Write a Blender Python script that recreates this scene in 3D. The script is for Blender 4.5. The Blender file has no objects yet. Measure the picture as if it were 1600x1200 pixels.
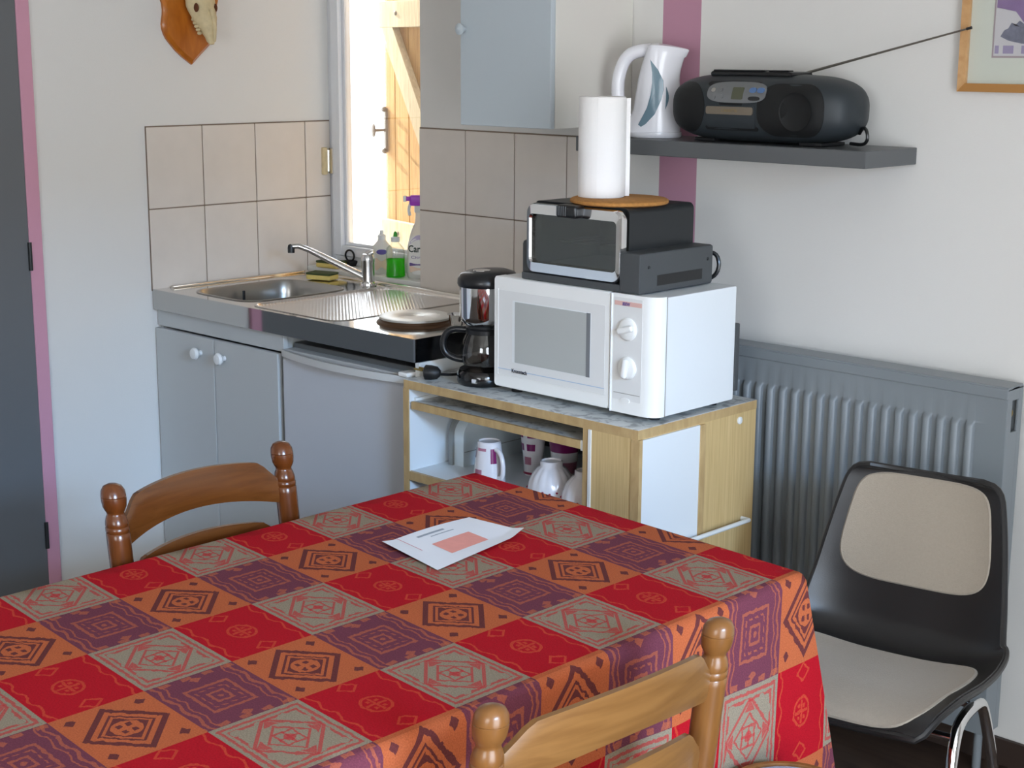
import bpy, bmesh, math, random
from math import sin, cos, pi, radians as rad, sqrt
from mathutils import Vector, Matrix
random.seed(7)
S = bpy.context.scene
COL = S.collection

# ------------------------------------------------------------------ camera, world, lights, exposure
cam = bpy.data.objects.new('camera', bpy.data.cameras.new('camera'))
COL.objects.link(cam)
cam.location = (4.0508, -3.2071, 1.6127)
cam.rotation_euler = (1.360226, -0.005564, 0.769635)
cam.data.sensor_width = 36.0
cam.data.lens = 2427.35 / 1600 * 36
cam.data.clip_start = 0.05
S.camera = cam

S.view_settings.view_transform = 'Standard'
S.view_settings.look = 'None'
S.view_settings.gamma = 1
S.view_settings.use_curve_mapping = False
S.view_settings.exposure = -0.02

W = bpy.data.worlds.new('sky'); S.world = W
W.use_nodes = True
wn = W.node_tree
bg = wn.nodes['Background']
bg.inputs['Color'].default_value = (0.86, 0.93, 1.0, 1)
bg.inputs['Strength'].default_value = 6.0


def light(name, kind, loc, rot, energy, color, **kw):
    d = bpy.data.lights.new(name, kind)
    d.energy = energy; d.color = color
    for k, v in kw.items(): setattr(d, k, v)
    o = bpy.data.objects.new(name, d); COL.objects.link(o)
    o.location = loc; o.rotation_euler = rot
    return o


def look(frm, to):
    return (Vector(to) - Vector(frm)).to_track_quat('-Z', 'Y').to_euler()


light('sun', 'SUN', (-3, 2, 4), look((-3.0, .22, 1.5), (0, 0, 0)), 14.0, (1.0, .93, .80), angle=rad(.6))
# daylight coming in through the glass door in the right wall and the window behind the camera
light('door_daylight', 'AREA', (5.40, -2.65, 1.15), look((5.4, -2.65, 1.15), (0, -2.2, .95)), 38.0, (.95, .97, 1.0),
      shape='RECTANGLE', size=1.7, size_y=2.0)
light('window_daylight', 'AREA', (4.0, -5.35, 1.55), look((4.0, -5.35, 1.55), (2.0, 0, 1.2)), 20.0, (1.0, .97, .94),
      shape='RECTANGLE', size=1.4, size_y=1.2)

# blue lamp added for sky light: the lintel keeps it off the upper walls
light('added_sky_lamp', 'AREA', (9.2, -3.6, 3.2), look((9.2, -3.6, 3.2), (0, -.9, .4)), 560.0, (.36, .62, 1.0),
      shape='RECTANGLE', size=1.6, size_y=.7)

# ------------------------------------------------------------------ node helpers


def lin(c):
    def f(v):
        v = v / 255.0
        return v / 12.92 if v <= .04045 else ((v + .055) / 1.055) ** 2.4
    return (f(c[0]), f(c[1]), f(c[2]), 1)


class X:
    """a tiny expression wrapper round math nodes"""
    def __init__(s, nt, v): s.nt, s.v = nt, v
    def _o(s, op, *a):
        n = s.nt.nodes.new('ShaderNodeMath'); n.operation = op
        for i, q in enumerate((s,) + a):
            q = q.v if isinstance(q, X) else q
            if isinstance(q, (int, float)): n.inputs[i].default_value = q
            else: s.nt.links.new(q, n.inputs[i])
        return X(s.nt, n.outputs[0])
    def __add__(s, o): return s._o('ADD', o)
    def __sub__(s, o): return s._o('SUBTRACT', o)
    def __mul__(s, o): return s._o('MULTIPLY', o)
    def __truediv__(s, o): return s._o('DIVIDE', o)
    def abs(s): return s._o('ABSOLUTE')
    def floor(s): return s._o('FLOOR')
    def sin(s): return s._o('SINE')
    def sqrt(s): return s._o('SQRT')
    def mod2(s): return s._o('FLOORED_MODULO', 2.0)
    def lt(s, o): return s._o('LESS_THAN', o)
    def gt(s, o): return s._o('GREATER_THAN', o)
    def max(s, o): return s._o('MAXIMUM', o)
    def min(s, o): return s._o('MINIMUM', o)
    def band(s, a, b): return s.gt(a) * s.lt(b)


MATS = {}


def M(name, c, rough=.5, metal=0.0, bump=0.0, bscale=200.0, var=0.0, vscale=8.0, coat=0.0, spec=.5, trans=0.0, ior=1.45, sheen=0.0, emit=None):
    m = bpy.data.materials.new(name); m.use_nodes = True
    nt = m.node_tree; p = nt.nodes['Principled BSDF']
    p.inputs['Base Color'].default_value = lin(c)
    p.inputs['Roughness'].default_value = rough
    p.inputs['Metallic'].default_value = metal
    p.inputs['Coat Weight'].default_value = coat
    p.inputs['Coat Roughness'].default_value = .15
    p.inputs['Specular IOR Level'].default_value = spec
    p.inputs['Transmission Weight'].default_value = trans
    p.inputs['IOR'].default_value = ior
    p.inputs['Sheen Weight'].default_value = sheen
    tc = nt.nodes.new('ShaderNodeTexCoord')
    if var:
        n = nt.nodes.new('ShaderNodeTexNoise'); n.inputs['Scale'].default_value = vscale; n.inputs['Detail'].default_value = 4
        nt.links.new(tc.outputs['Object'], n.inputs['Vector'])
        mx = nt.nodes.new('ShaderNodeMixRGB'); mx.blend_type = 'MIX'
        a = lin(c); mx.inputs[1].default_value = tuple(v * (1 - var) for v in a[:3]) + (1,)
        mx.inputs[2].default_value = tuple(min(1, v * (1 + var)) for v in a[:3]) + (1,)
        nt.links.new(n.outputs['Fac'], mx.inputs[0]); nt.links.new(mx.outputs[0], p.inputs['Base Color'])
    if bump:
        n = nt.nodes.new('ShaderNodeTexNoise'); n.inputs['Scale'].default_value = bscale; n.inputs['Detail'].default_value = 3
        nt.links.new(tc.outputs['Object'], n.inputs['Vector'])
        b = nt.nodes.new('ShaderNodeBump'); b.inputs['Strength'].default_value = bump; b.inputs['Distance'].default_value = .002
        nt.links.new(n.outputs['Fac'], b.inputs['Height']); nt.links.new(b.outputs['Normal'], p.inputs['Normal'])
    MATS[name] = m
    return m


def wood(name, c1, c2, stretch=(1, 1, 1), scale=12.0, rough=.4, coat=0.0, contrast=(.35, .65)):
    m = M(name, c1, rough, coat=coat)
    nt = m.node_tree; p = nt.nodes['Principled BSDF']
    tc = nt.nodes.new('ShaderNodeTexCoord'); mp = nt.nodes.new('ShaderNodeMapping'); mp.inputs['Scale'].default_value = stretch
    n = nt.nodes.new('ShaderNodeTexNoise'); n.inputs['Scale'].default_value = scale; n.inputs['Detail'].default_value = 6; n.inputs['Distortion'].default_value = .6
    r = nt.nodes.new('ShaderNodeValToRGB')
    r.color_ramp.elements[0].position = contrast[0]; r.color_ramp.elements[0].color = lin(c1)
    r.color_ramp.elements[1].position = contrast[1]; r.color_ramp.elements[1].color = lin(c2)
    nt.links.new(tc.outputs['Object'], mp.inputs[0]); nt.links.new(mp.outputs[0], n.inputs['Vector'])
    nt.links.new(n.outputs['Fac'], r.inputs[0]); nt.links.new(r.outputs[0], p.inputs['Base Color'])
    return m


def thin_glass(name, tint=(1, 1, 1), amount=.10, rough=.02):
    m = bpy.data.materials.new(name); m.use_nodes = True
    nt = m.node_tree; nt.nodes.clear()
    out = nt.nodes.new('ShaderNodeOutputMaterial'); mix = nt.nodes.new('ShaderNodeMixShader')
    t = nt.nodes.new('ShaderNodeBsdfTransparent'); t.inputs[0].default_value = (*tint, 1)
    g = nt.nodes.new('ShaderNodeBsdfGlossy'); g.inputs['Roughness'].default_value = rough
    lw = nt.nodes.new('ShaderNodeLayerWeight'); lw.inputs[0].default_value = .25
    mm = nt.nodes.new('ShaderNodeMath'); mm.operation = 'MULTIPLY_ADD'
    mm.inputs[1].default_value = .4; mm.inputs[2].default_value = amount * .3
    nt.links.new(lw.outputs['Fresnel'], mm.inputs[0]); nt.links.new(mm.outputs[0], mix.inputs[0])
    nt.links.new(t.outputs[0], mix.inputs[1]); nt.links.new(g.outputs[0], mix.inputs[2]); nt.links.new(mix.outputs[0], out.inputs[0])
    MATS[name] = m
    return m


# ------------------------------------------------------------------ materials
M('wall_paint', (222, 220, 216), .85, bump=.15, bscale=350)
M('ceiling_paint', (232, 230, 224), .9)
M('pink_paint', (205, 150, 170), .6, bump=.1, bscale=300)
M('door_grey', (104, 106, 108), .45, bump=.05, bscale=200)
wood('floor_dark', (52, 40, 34), (70, 55, 45), (1, 6, 1), 6, .45)
M('grout', (128, 112, 98), .9)
M('tile', (217, 208, 199), .35, var=.06, vscale=14, bump=.05, bscale=120)
M('white_paint', (226, 226, 222), .4, bump=.03)
M('white_frame', (224, 226, 230), .35)
M('lam_white', (186, 189, 189), .45, bump=.04, bscale=500)
M('lam_panel', (222, 226, 228), .45)
M('cab_front', (190, 200, 206), .4, bump=.05, bscale=400)
M('cab_side', (224, 222, 214), .5)
M('fridge_white', (192, 194, 199), .4, bump=.12, bscale=450)
M('fridge_trim', (196, 196, 194), .3)
M('dark_gap', (30, 34, 38), .5)
M('steel', (212, 209, 203), .10, 1.0)
M('steel_fascia', (190, 188, 184), .05, 1.0)
M('steel_bright', (225, 225, 225), .12, 1.0)
M('hob_rim', (96, 72, 54), .3, .8)  # brown puts the warm reflection on the metal rim into its colour
M('plate_steel', (226, 226, 222), .42, .85)
M('steel_basin', (170, 168, 164), .28, 1.0)
M('chrome', (225, 226, 228), .06, 1.0)
M('black_plastic', (20, 21, 23), .35, coat=.2)
M('black_gloss', (13, 13, 14), .12, coat=.5)
M('dark_metal', (44, 46, 47), .38, .2)
M('grey_plastic', (72, 74, 75), .45, bump=.1, bscale=500)
M('appl_white', (236, 235, 231), .35)
M('appl_white2', (228, 230, 230), .35)
M('appl_grey', (224, 223, 220), .4)
M('mw_window', (178, 180, 176), .35, bump=.2, bscale=900)
M('mw_window_side', (120, 122, 124), .4)
M('plug_black', (18, 18, 19), .5)
M('shelf_grey', (92, 94, 95), .4, bump=.05)
M('boom_body', (44, 50, 54), .5)
M('boom_black', (15, 17, 18), .6, bump=.3, bscale=900)
M('boom_panel', (122, 124, 126), .3, .3)
M('antenna_steel', (128, 124, 116), .35, .7)
M('boom_lcd', (84, 86, 70), .3)
M('boom_tape', (116, 106, 92), .4)
M('boom_blue', (90, 120, 165), .3)
M('kettle_white', (234, 234, 240), .2, coat=.3)
M('kettle_blue', (108, 134, 148), .2, coat=.2)
M('paper_white', (244, 242, 240), .9, bump=.35, bscale=120)
M('cork', (176, 122, 62), .9, bump=.6, bscale=260, var=.35, vscale=120)
M('rad_grey', (126, 132, 136), .38, bump=.03)
M('brass', (150, 130, 80), .4, .8)
M('shell_black', (36, 34, 33), .34, bump=.12, bscale=600)
M('pad_beige', (156, 143, 126), .95, bump=.5, bscale=420, var=.08, vscale=200, sheen=.2)
wood('chair_wood', (92, 46, 16), (110, 58, 22), (9, 9, .8), 5, .25, .4)
wood('chair_wood_light', (118, 78, 38), (134, 92, 48), (.8, 9, 16), 5, .34, .25)
wood('chair_wood_post', (114, 72, 34), (130, 84, 40), (9, 9, .8), 5, .3, .3)
wood('chair_wood_slat', (92, 50, 18), (108, 62, 26), (.8, 9, 14), 5, .22, .45)
wood('oak_edge', (176, 146, 100), (194, 164, 116), (3, 3, 1), 12, .5)
wood('oak_veneer', (192, 162, 110), (212, 184, 132), (60, 60, 1.4), 4, .5, contrast=(.3, .7))
wood('marble_lam', (140, 143, 144), (206, 208, 206), (1, 1, 1), 38, .3, contrast=(.36, .50))
wood('plaque_wood', (166, 92, 24), (190, 112, 36), (3, 3, 1), 10, .3, .4)
M('bone', (206, 188, 148), .6, var=.22, vscale=60, bump=.4, bscale=160)
M('bone_dark', (96, 52, 26), .8)
wood('frame_wood', (196, 150, 100), (210, 166, 116), (2, 2, 2), 20, .4, .1)
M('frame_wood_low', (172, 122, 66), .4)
M('mat_board', (212, 216, 204), .9)
M('print_line', (170, 156, 158), .9)
M('print_paper', (206, 204, 206), .9)
M('print_purple', (140, 116, 156), .9, var=.3, vscale=30)
M('print_violet', (160, 150, 180), .9)
M('print_plant', (120, 122, 138), .9, var=.45, vscale=90)
M('envelope', (228, 228, 232), .7)
M('envelope_pink', (226, 150, 138), .7, var=.08, vscale=60)
M('envelope_red', (208, 130, 140), .7)
M('print_grey', (150, 156, 164), .8)
M('sponge_yellow', (214, 190, 110), .95, bump=.8, bscale=200)
M('scourer_green', (64, 74, 40), .95, bump=1, bscale=300)
M('bottle_white', (240, 237, 232), .35, trans=.35)
M('label_purple', (96, 84, 160), .4)
M('label_lilac', (190, 176, 206), .5)
M('label_peach', (232, 206, 184), .5)
M('text_dark', (40, 60, 54), .5)
M('text_purple', (110, 90, 150), .5)
M('trigger_purple', (160, 40, 190), .35)
M('cap_green', (50, 150, 50), .35)
M('cap_white', (222, 224, 222), .35)
M('ceramic', (226, 222, 224), .15, coat=.4)
M('ceramic_purple', (120, 30, 90), .2, coat=.3)
M('dot_red', (150, 40, 70), .3)
M('flower_print', (170, 110, 130), .3, var=.3, vscale=60)
M('toaster_white', (216, 226, 230), .35)
M('toaster_grey', (140, 142, 140), .45)
M('rubber', (22, 22, 24), .7)
M('stool_seat', (170, 186, 208), .8, var=.2, vscale=40)
M('ground', (196, 188, 170), .9, var=.1, vscale=3)
M('text_black', (32, 32, 44), .5)
M('mw_line', (170, 190, 214), .5)
M('mw_red', (222, 180, 170), .5)
M('seam', (150, 146, 138), .6)
M('bulb', (230, 230, 230), .3)
wood('shutter_wood', (176, 128, 66), (214, 174, 112), (16, 16, 1.0), 6, .8, contrast=(.3, .75))
wood('shutter_pale', (196, 176, 138), (226, 210, 178), (16, 16, 2.0), 6, .85, contrast=(.3, .7))
M('iron', (120, 104, 84), .5, .6)
thin_glass('pane_glass')
thin_glass('oven_glass', (.55, .58, .52), .3)
thin_glass('carafe_glass', (.52, .50, .48), .4)
thin_glass('picture_glass', (1, 1, 1), .05)
thin_glass('clear_plastic', (.93, .95, .93), .2, .1)


def soap():
    m = bpy.data.materials.new('green_soap'); m.use_nodes = True; nt = m.node_tree; nt.nodes.clear(); MATS['green_soap'] = m
    out = nt.nodes.new('ShaderNodeOutputMaterial'); mix = nt.nodes.new('ShaderNodeMixShader'); mix.inputs[0].default_value = .5
    a = nt.nodes.new('ShaderNodeBsdfTransparent'); a.inputs[0].default_value = (.22, .95, .10, 1)
    b = nt.nodes.new('ShaderNodeBsdfTranslucent'); b.inputs[0].default_value = (.16, .80, .05, 1)
    nt.links.new(a.outputs[0], mix.inputs[1]); nt.links.new(b.outputs[0], mix.inputs[2]); nt.links.new(mix.outputs[0], out.inputs[0])


soap()
M('baseboard_dark', (58, 46, 40), .5)


def edit_wall_stripe():
    """a plum-coloured painted stripe runs from floor to ceiling on the back wall"""
    m = MATS['wall_paint'].copy(); m.name = 'wall_paint_striped'; MATS['wall_striped'] = m
    nt = m.node_tree; p = nt.nodes['Principled BSDF']
    g = nt.nodes.new('ShaderNodeNewGeometry'); s = nt.nodes.new('ShaderNodeSeparateXYZ'); nt.links.new(g.outputs['Position'], s.inputs[0])
    f = X(nt, s.outputs[0]).band(1.482, 1.604)
    mx = nt.nodes.new('ShaderNodeMixRGB'); mx.inputs[1].default_value = lin((222, 220, 216)); mx.inputs[2].default_value = lin((184, 136, 156))
    nt.links.new(f.v, mx.inputs[0]); nt.links.new(mx.outputs[0], p.inputs['Base Color'])


edit_wall_stripe()


def drainer_mat():
    m = M('steel_drainer', (226, 224, 222), .26, 1.0)
    nt = m.node_tree; p = nt.nodes['Principled BSDF']
    g = nt.nodes.new('ShaderNodeTexCoord'); s = nt.nodes.new('ShaderNodeSeparateXYZ'); nt.links.new(g.outputs['Object'], s.inputs[0])
    x, y = X(nt, s.outputs[0]), X(nt, s.outputs[1])
    h = ((x * .82 + y) * 520.0).sin() * .5 + ((x * 1.1 - y) * 300.0).sin() * .15
    b = nt.nodes.new('ShaderNodeBump'); b.inputs['Strength'].default_value = .45; b.inputs['Distance'].default_value = .001
    nt.links.new(h.v, b.inputs['Height']); nt.links.new(b.outputs['Normal'], p.inputs['Normal'])


drainer_mat()


def cloth_mat():
    m = M('cloth', (150, 60, 50), .95, spec=.12)
    nt = m.node_tree; p = nt.nodes['Principled BSDF']
    uv = nt.nodes.new('ShaderNodeUVMap'); uv.uv_map = 'flat'
    sp = nt.nodes.new('ShaderNodeSeparateXYZ'); nt.links.new(uv.outputs[0], sp.inputs[0])
    nz = nt.nodes.new('ShaderNodeTexNoise'); nz.inputs['Scale'].default_value = 90; nz.inputs['Detail'].default_value = 2
    nt.links.new(uv.outputs[0], nz.inputs['Vector'])
    wob = (X(nt, nz.outputs['Fac']) - .5)
    u, v = X(nt, sp.outputs[0]), X(nt, sp.outputs[1])
    a = (u - 1.952) / .1725
    b = (v + (u - 1.952) * .09 + 1.058) / -.147
    i, j = a.floor(), b.floor()
    P, Q = a - i - .5 + wob * .05, b - j - .5 + wob * .05
    pa, pb = i.mod2(), j.mod2()
    ap, aq = P.abs(), Q.abs()
    mm = ap + aq
    cc = ap.max(aq)
    r = (P * P + Q * Q).sqrt()
    # grey squares: double border, diamond, lattice centre
    g = cc.band(.42, .455) + cc.band(.35, .385) * ((P * 24.0).sin() * (Q * 24.0).sin()).gt(-.35)
    g = g + mm.band(.36, .41) * cc.lt(.37) + mm.band(.21, .245) + cc.lt(.115) * (cc.gt(.09) + r.lt(.055) + (ap.lt(.014)).max(aq.lt(.014)) * .9)
    g = g + (ap - .30).abs().lt(.05) * (aq.lt((ap * -1.0 + .36) * .8)) + (aq - .30).abs().lt(.05) * (ap.lt((aq * -1.0 + .36) * .8))
    # orange squares: thick brown diamonds, oval with dots, corner triangles
    o = mm.band(.37, .45) + mm.lt(.30) * mm.gt(.265) + mm.lt(.225)
    oval = (P * P * 1.25 + Q * Q).sqrt()
    o = o * oval.gt(.150) + (ap - .055).abs().lt(.028) * (aq - .05).abs().lt(.026) + ((ap - .36).abs() + (aq - .36).abs()).lt(.06)
    # purple squares: wavy rules, square spirals
    q = (aq - .43 - (P * 20.0).sin() * .02).abs().lt(.018) + (aq - .355 - (P * 20.0).sin() * .02).abs().lt(.010) + (cc - .235).abs().lt(.018) + (cc - .165).abs().lt(.010) * ((P + Q) * 60.0).sin().gt(-.3) + (cc - .085).abs().lt(.016) + r.lt(.03)
    q = q + (ap - .46).abs().lt(.03) * ((Q * 26.0).sin().gt(.1)) + ((ap - .40).abs() + aq * .7).lt(.05)
    # red squares: ring with a cross, wavy rule, little triangles
    d = r.band(.13, .16) + r.lt(.12) * ((ap.lt(.016)).max(aq.lt(.016))) + (ap - .06).abs().lt(.02) * (aq - .05).abs().lt(.02)
    d = d + (aq - .42 - (P * 22.0).sin() * .025).abs().lt(.013) + ((ap - .40).abs() + aq * .8).band(.075, .105)

    def mix(fac, c1, c2):
        n = nt.nodes.new('ShaderNodeMixRGB')
        if isinstance(fac, X):
            n.use_clamp = True; nt.links.new(fac.min(1.0).v, n.inputs[0])
        for k, c in ((1, c1), (2, c2)):
            if isinstance(c, tuple): n.inputs[k].default_value = c
            else: nt.links.new(c, n.inputs[k])
        return n.outputs[0]
    GREY, RED, ORG, PUR, BRN = lin((138, 124, 104)), lin((164, 18, 30)), lin((174, 90, 54)), lin((106, 54, 66)), lin((98, 48, 46))
    G = mix(g * .8, GREY, lin((170, 58, 56)))
    O = mix(o, ORG, BRN)
    Pq = mix(q * .7, PUR, lin((166, 88, 62)))
    R = mix(d * .65, RED, lin((190, 72, 46)))
    row1 = mix(pb, G, R)            # pa = 1
    row0 = mix(pb, Pq, O)           # pa = 0
    base = mix(pa, row0, row1)
    w = nt.nodes.new('ShaderNodeTexNoise'); w.inputs['Scale'].default_value = 420; w.inputs['Detail'].default_value = 2
    nt.links.new(uv.outputs[0], w.inputs['Vector'])
    hs = nt.nodes.new('ShaderNodeHueSaturation'); nt.links.new(base, hs.inputs['Color'])
    nt.links.new(((X(nt, w.outputs['Fac']) - .5) * .9 + 1.0).v, hs.inputs['Value'])
    nt.links.new(hs.outputs[0], p.inputs['Base Color'])
    bp = nt.nodes.new('ShaderNodeBump'); bp.inputs['Strength'].default_value = .4; bp.inputs['Distance'].default_value = .001
    nt.links.new(w.outputs['Fac'], bp.inputs['Height']); nt.links.new(bp.outputs['Normal'], p.inputs['Normal'])


cloth_mat()

# ------------------------------------------------------------------ mesh helpers


class MB:
    def __init__(s): s.bm = bmesh.new(); s.wn = False

    def box(s, x0, x1, y0, y1, z0, z1, bev=0.0, seg=2):
        r = bmesh.ops.create_cube(s.bm, size=1.0); vs = r['verts']
        for v in vs:
            v.co = Vector(((x0 + x1) / 2 + v.co.x * (x1 - x0), (y0 + y1) / 2 + v.co.y * (y1 - y0), (z0 + z1) / 2 + v.co.z * (z1 - z0)))
        if bev > 0:
            s.wn = True
            es = list({e for v in vs for e in v.link_edges})
            bmesh.ops.bevel(s.bm, geom=es, offset=bev, segments=seg, profile=.5, affect='EDGES')
        return s

    def loft(s, rings, cap0=True, cap1=True, closed=True):
        bm = s.bm; R = [[bm.verts.new(p) for p in ring] for ring in rings]
        n = len(R[0])
        for a, b in zip(R, R[1:]):
            for k in range(n if closed else n - 1):
                k2 = (k + 1) % n
                try: bm.faces.new((a[k], a[k2], b[k2], b[k]))
                except ValueError: pass
        if cap0 and closed: bm.faces.new(R[0][::-1])
        if cap1 and closed: bm.faces.new(R[-1])
        return s

    def lathe(s, prof, loc=(0, 0, 0), axis='z', n=24, cap=True):
        rings = []
        for r, h in prof:
            ring = []
            for k in range(n):
                a = 2 * pi * k / n
                p = (r * cos(a), r * sin(a), h)
                if axis == 'x': p = (h, r * cos(a), r * sin(a))
                if axis == 'y': p = (r * sin(a), h, r * cos(a))
                ring.append((p[0] + loc[0], p[1] + loc[1], p[2] + loc[2]))
            rings.append(ring)
        return s.loft(rings, cap, cap)

    def tube(s, pts, r, n=10, closed=False, smooth=0):
        P = [Vector(p) for p in pts]
        for _ in range(smooth):
            Q = [P[0]]
            for a, b in zip(P, P[1:]): Q += [a * .75 + b * .25, a * .25 + b * .75]
            P = Q + [P[-1]]
        rr = r if isinstance(r, (list, tuple)) else None
        rings = []; up = Vector((0, 0, 1)); m = len(P)
        N = None
        for i, p in enumerate(P):
            t = (P[(i + 1) % m] - P[i - 1]) if closed else (P[min(i + 1, m - 1)] - P[max(i - 1, 0)])
            t.normalize()
            if N is None:
                N = up.cross(t)
                if N.length < .05: N = Vector((1, 0, 0)).cross(t)
            N = (N - t * N.dot(t)).normalized()
            B = t.cross(N)
            q = rr[0] + (rr[1] - rr[0]) * i / (m - 1) if rr else r
            rings.append([p + N * (q * cos(2 * pi * k / n)) + B * (q * sin(2 * pi * k / n)) for k in range(n)])
        if closed: rings.append(rings[0]); return s.loft(rings, False, False)
        return s.loft(rings)

    def prism(s, out, fn0, fn1):
        """outline of 2-D points lifted by two functions to a front and a back face"""
        return s.loft([[fn0(*p) for p in out], [fn1(*p) for p in out]])

    def sphere(s, c, r, seg=16, sc=(1, 1, 1)):
        prof = [(max(1e-4, sin(pi * k / seg)), -cos(pi * k / seg)) for k in range(seg + 1)]
        rings = [[(c[0] + r * sc[0] * q * cos(2 * pi * j / (seg * 2)), c[1] + r * sc[1] * q * sin(2 * pi * j / (seg * 2)), c[2] + r * sc[2] * h) for j in range(seg * 2)] for q, h in prof]
        return s.loft(rings)

    def grid(s, nu, nv, f):
        V = [[s.bm.verts.new(f(i / nu, j / nv)) for j in range(nv + 1)] for i in range(nu + 1)]
        for i in range(nu):
            for j in range(nv): s.bm.faces.new((V[i][j], V[i + 1][j], V[i + 1][j + 1], V[i][j + 1]))
        return s

    def patch(s, out, surf, c=None, nr=5, depth=(0, 0, 0)):
        """outline on a (u,v) sheet, filled towards its centre and mapped through surf; depth gives it thickness"""
        if c is None: c = (sum(p[0] for p in out) / len(out), sum(p[1] for p in out) / len(out))
        rings = []
        d = Vector(depth)
        if d.length: rings.append([Vector(surf(*p)) + d for p in out])
        for k in range(nr):
            t = 1 - k / nr
            rings.append([surf(c[0] + (p[0] - c[0]) * t, c[1] + (p[1] - c[1]) * t) for p in out])
        bm = s.bm; R = [[bm.verts.new(p) for p in ring] for ring in rings]; n = len(out)
        for a, b in zip(R, R[1:]):
            for k in range(n): bm.faces.new((a[k], a[(k + 1) % n], b[(k + 1) % n], b[k]))
        cv = bm.verts.new(surf(*c))
        for k in range(n): bm.faces.new((R[-1][k], R[-1][(k + 1) % n], cv))
        return s

    def xf(s, mat):
        bmesh.ops.transform(s.bm, matrix=mat, verts=s.bm.verts); return s


def superell(cx, cy, a, b, n=4.0, k=40):
    o = []
    for i in range(k):
        t = 2 * pi * i / k
        c_, s_ = cos(t), sin(t)
        o.append((cx + a * math.copysign(abs(c_) ** (2 / n), c_), cy + b * math.copysign(abs(s_) ** (2 / n), s_)))
    return o


def rrect(x0, x1, y0, y1, r, seg=5):
    o = []
    for cx, cy, a0 in ((x1 - r, y1 - r, 0), (x0 + r, y1 - r, 90), (x0 + r, y0 + r, 180), (x1 - r, y0 + r, 270)):
        for k in range(seg + 1):
            a = rad(a0 + 90 * k / seg); o.append((cx + r * cos(a), cy + r * sin(a)))
    return o


def finish(mb, name, mat, ang=38):
    bm = mb.bm
    bmesh.ops.recalc_face_normals(bm, faces=bm.faces)
    lim = rad(ang)
    for e in bm.edges:
        if len(e.link_faces) == 2: e.smooth = e.calc_face_angle(0) < lim
    for f in bm.faces: f.smooth = True
    me = bpy.data.meshes.new(name); bm.to_mesh(me); bm.free()
    me.materials.append(MATS[mat] if isinstance(mat, str) else mat)
    return me


def props(o, label=None, cat=None, group=None, kind=None):
    if label: o['label'] = label
    if cat: o['category'] = cat
    if group: o['group'] = group
    if kind: o['kind'] = kind
    return o


def thing(name, label, cat, loc=(0, 0, 0), rz=0.0, group=None):
    o = bpy.data.objects.new(name, None); COL.objects.link(o)
    o.empty_display_size = .05
    o.location = loc; o.rotation_euler = (0, 0, rz)
    o['_m'] = 0; del o['_m']
    return props(o, label, cat, group)


def mat_of(o):
    m = Matrix.Translation(o.location) @ o.rotation_euler.to_matrix().to_4x4()
    return mat_of(o.parent) @ m if o.parent else m


def weigh(o):
    m = o.modifiers.new('weighted_normals', 'WEIGHTED_NORMAL'); m.keep_sharp = True; m.weight = 100


def part(name, mb, mat, parent=None, label=None, world=False, ang=38, kind=None):
    """links one mesh object; with world=True its coordinates are given in room space"""
    if world and parent: mb.xf(mat_of(parent).inverted())
    wn_ = mb.wn
    o = bpy.data.objects.new(name, finish(mb, name, mat, ang)); COL.objects.link(o)
    if wn_: weigh(o)
    if parent: o.parent = parent
    return props(o, label, kind=kind)


def single(name, mb, mat, label, cat, group=None, loc=(0, 0, 0), rz=0, ang=38):
    wn_ = mb.wn
    o = bpy.data.objects.new(name, finish(mb, name, mat, ang)); COL.objects.link(o)
    if wn_: weigh(o)
    o.location = loc; o.rotation_euler = (0, 0, rz)
    return props(o, label, cat, group)


def text_mesh(txt, size, mat, parent, fn, name='lettering', shear=0.0, bold=0.0, width=None):
    """flat lettering, each point mapped through fn(x, y) to its surface"""
    cu = bpy.data.curves.new('t', 'FONT'); cu.body = txt; cu.size = size; cu.shear = shear; cu.offset = bold; cu.resolution_u = 3
    ob = bpy.data.objects.new('t', cu); COL.objects.link(ob)
    dg = bpy.context.evaluated_depsgraph_get()
    me = bpy.data.meshes.new_from_object(ob.evaluated_get(dg))
    bpy.data.objects.remove(ob); bpy.data.curves.remove(cu)
    k = 1.0
    if width and len(me.vertices):
        xs = [v.co.x for v in me.vertices]; k = width / (max(xs) - min(xs))
    for v in me.vertices: v.co = Vector(fn(v.co.x * k, v.co.y))
    me.materials.clear(); me.materials.append(MATS[mat]); me.name = name
    o = bpy.data.objects.new(name, me); COL.objects.link(o); o.parent = parent
    return o


def structure(name, mb, mat, parent=None, ang=38):
    o = part(name, mb, mat, parent, ang=ang)
    o['kind'] = 'structure'
    return o


# ================================================================== THE ROOM
H, XR, YF = 2.5, 5.2, -5.2
structure('floor', MB().box(-.15, XR + .15, YF - .15, .16, -.12, 0), 'floor_dark')
structure('ceiling', MB().box(-.15, XR + .15, YF - .15, .16, H, H + .12), 'ceiling_paint')
wl = structure('wall_left', MB().box(-.15, 0, YF - .15, .16, 0, H), 'wall_paint')
WX, SILL, WTOP = .562, .896, 2.10
b = MB().box(WX, XR, 0, .16, 0, H).box(0, WX, 0, .16, 0, SILL).box(0, WX, 0, .16, WTOP, H)
wb = structure('wall_back', b, 'wall_striped')
structure('wall_right', MB().box(XR, XR + .15, YF - .15, -3.55, 0, H).box(XR, XR + .15, -1.75, .16, 0, H).box(XR, XR + .15, -3.55, -1.75, 2.18, H), 'wall_paint')
structure('wall_front', MB().box(0, 3.25, YF - .15, YF, 0, H).box(4.75, XR, YF - .15, YF, 0, H).box(3.25, 4.75, YF - .15, YF, 0, .9).box(3.25, 4.75, YF - .15, YF, 2.2, H), 'wall_paint')
structure('baseboard_back', MB().box(1.98, XR, -.014, -.0005, 0, .065, .003), 'baseboard_dark')
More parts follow.
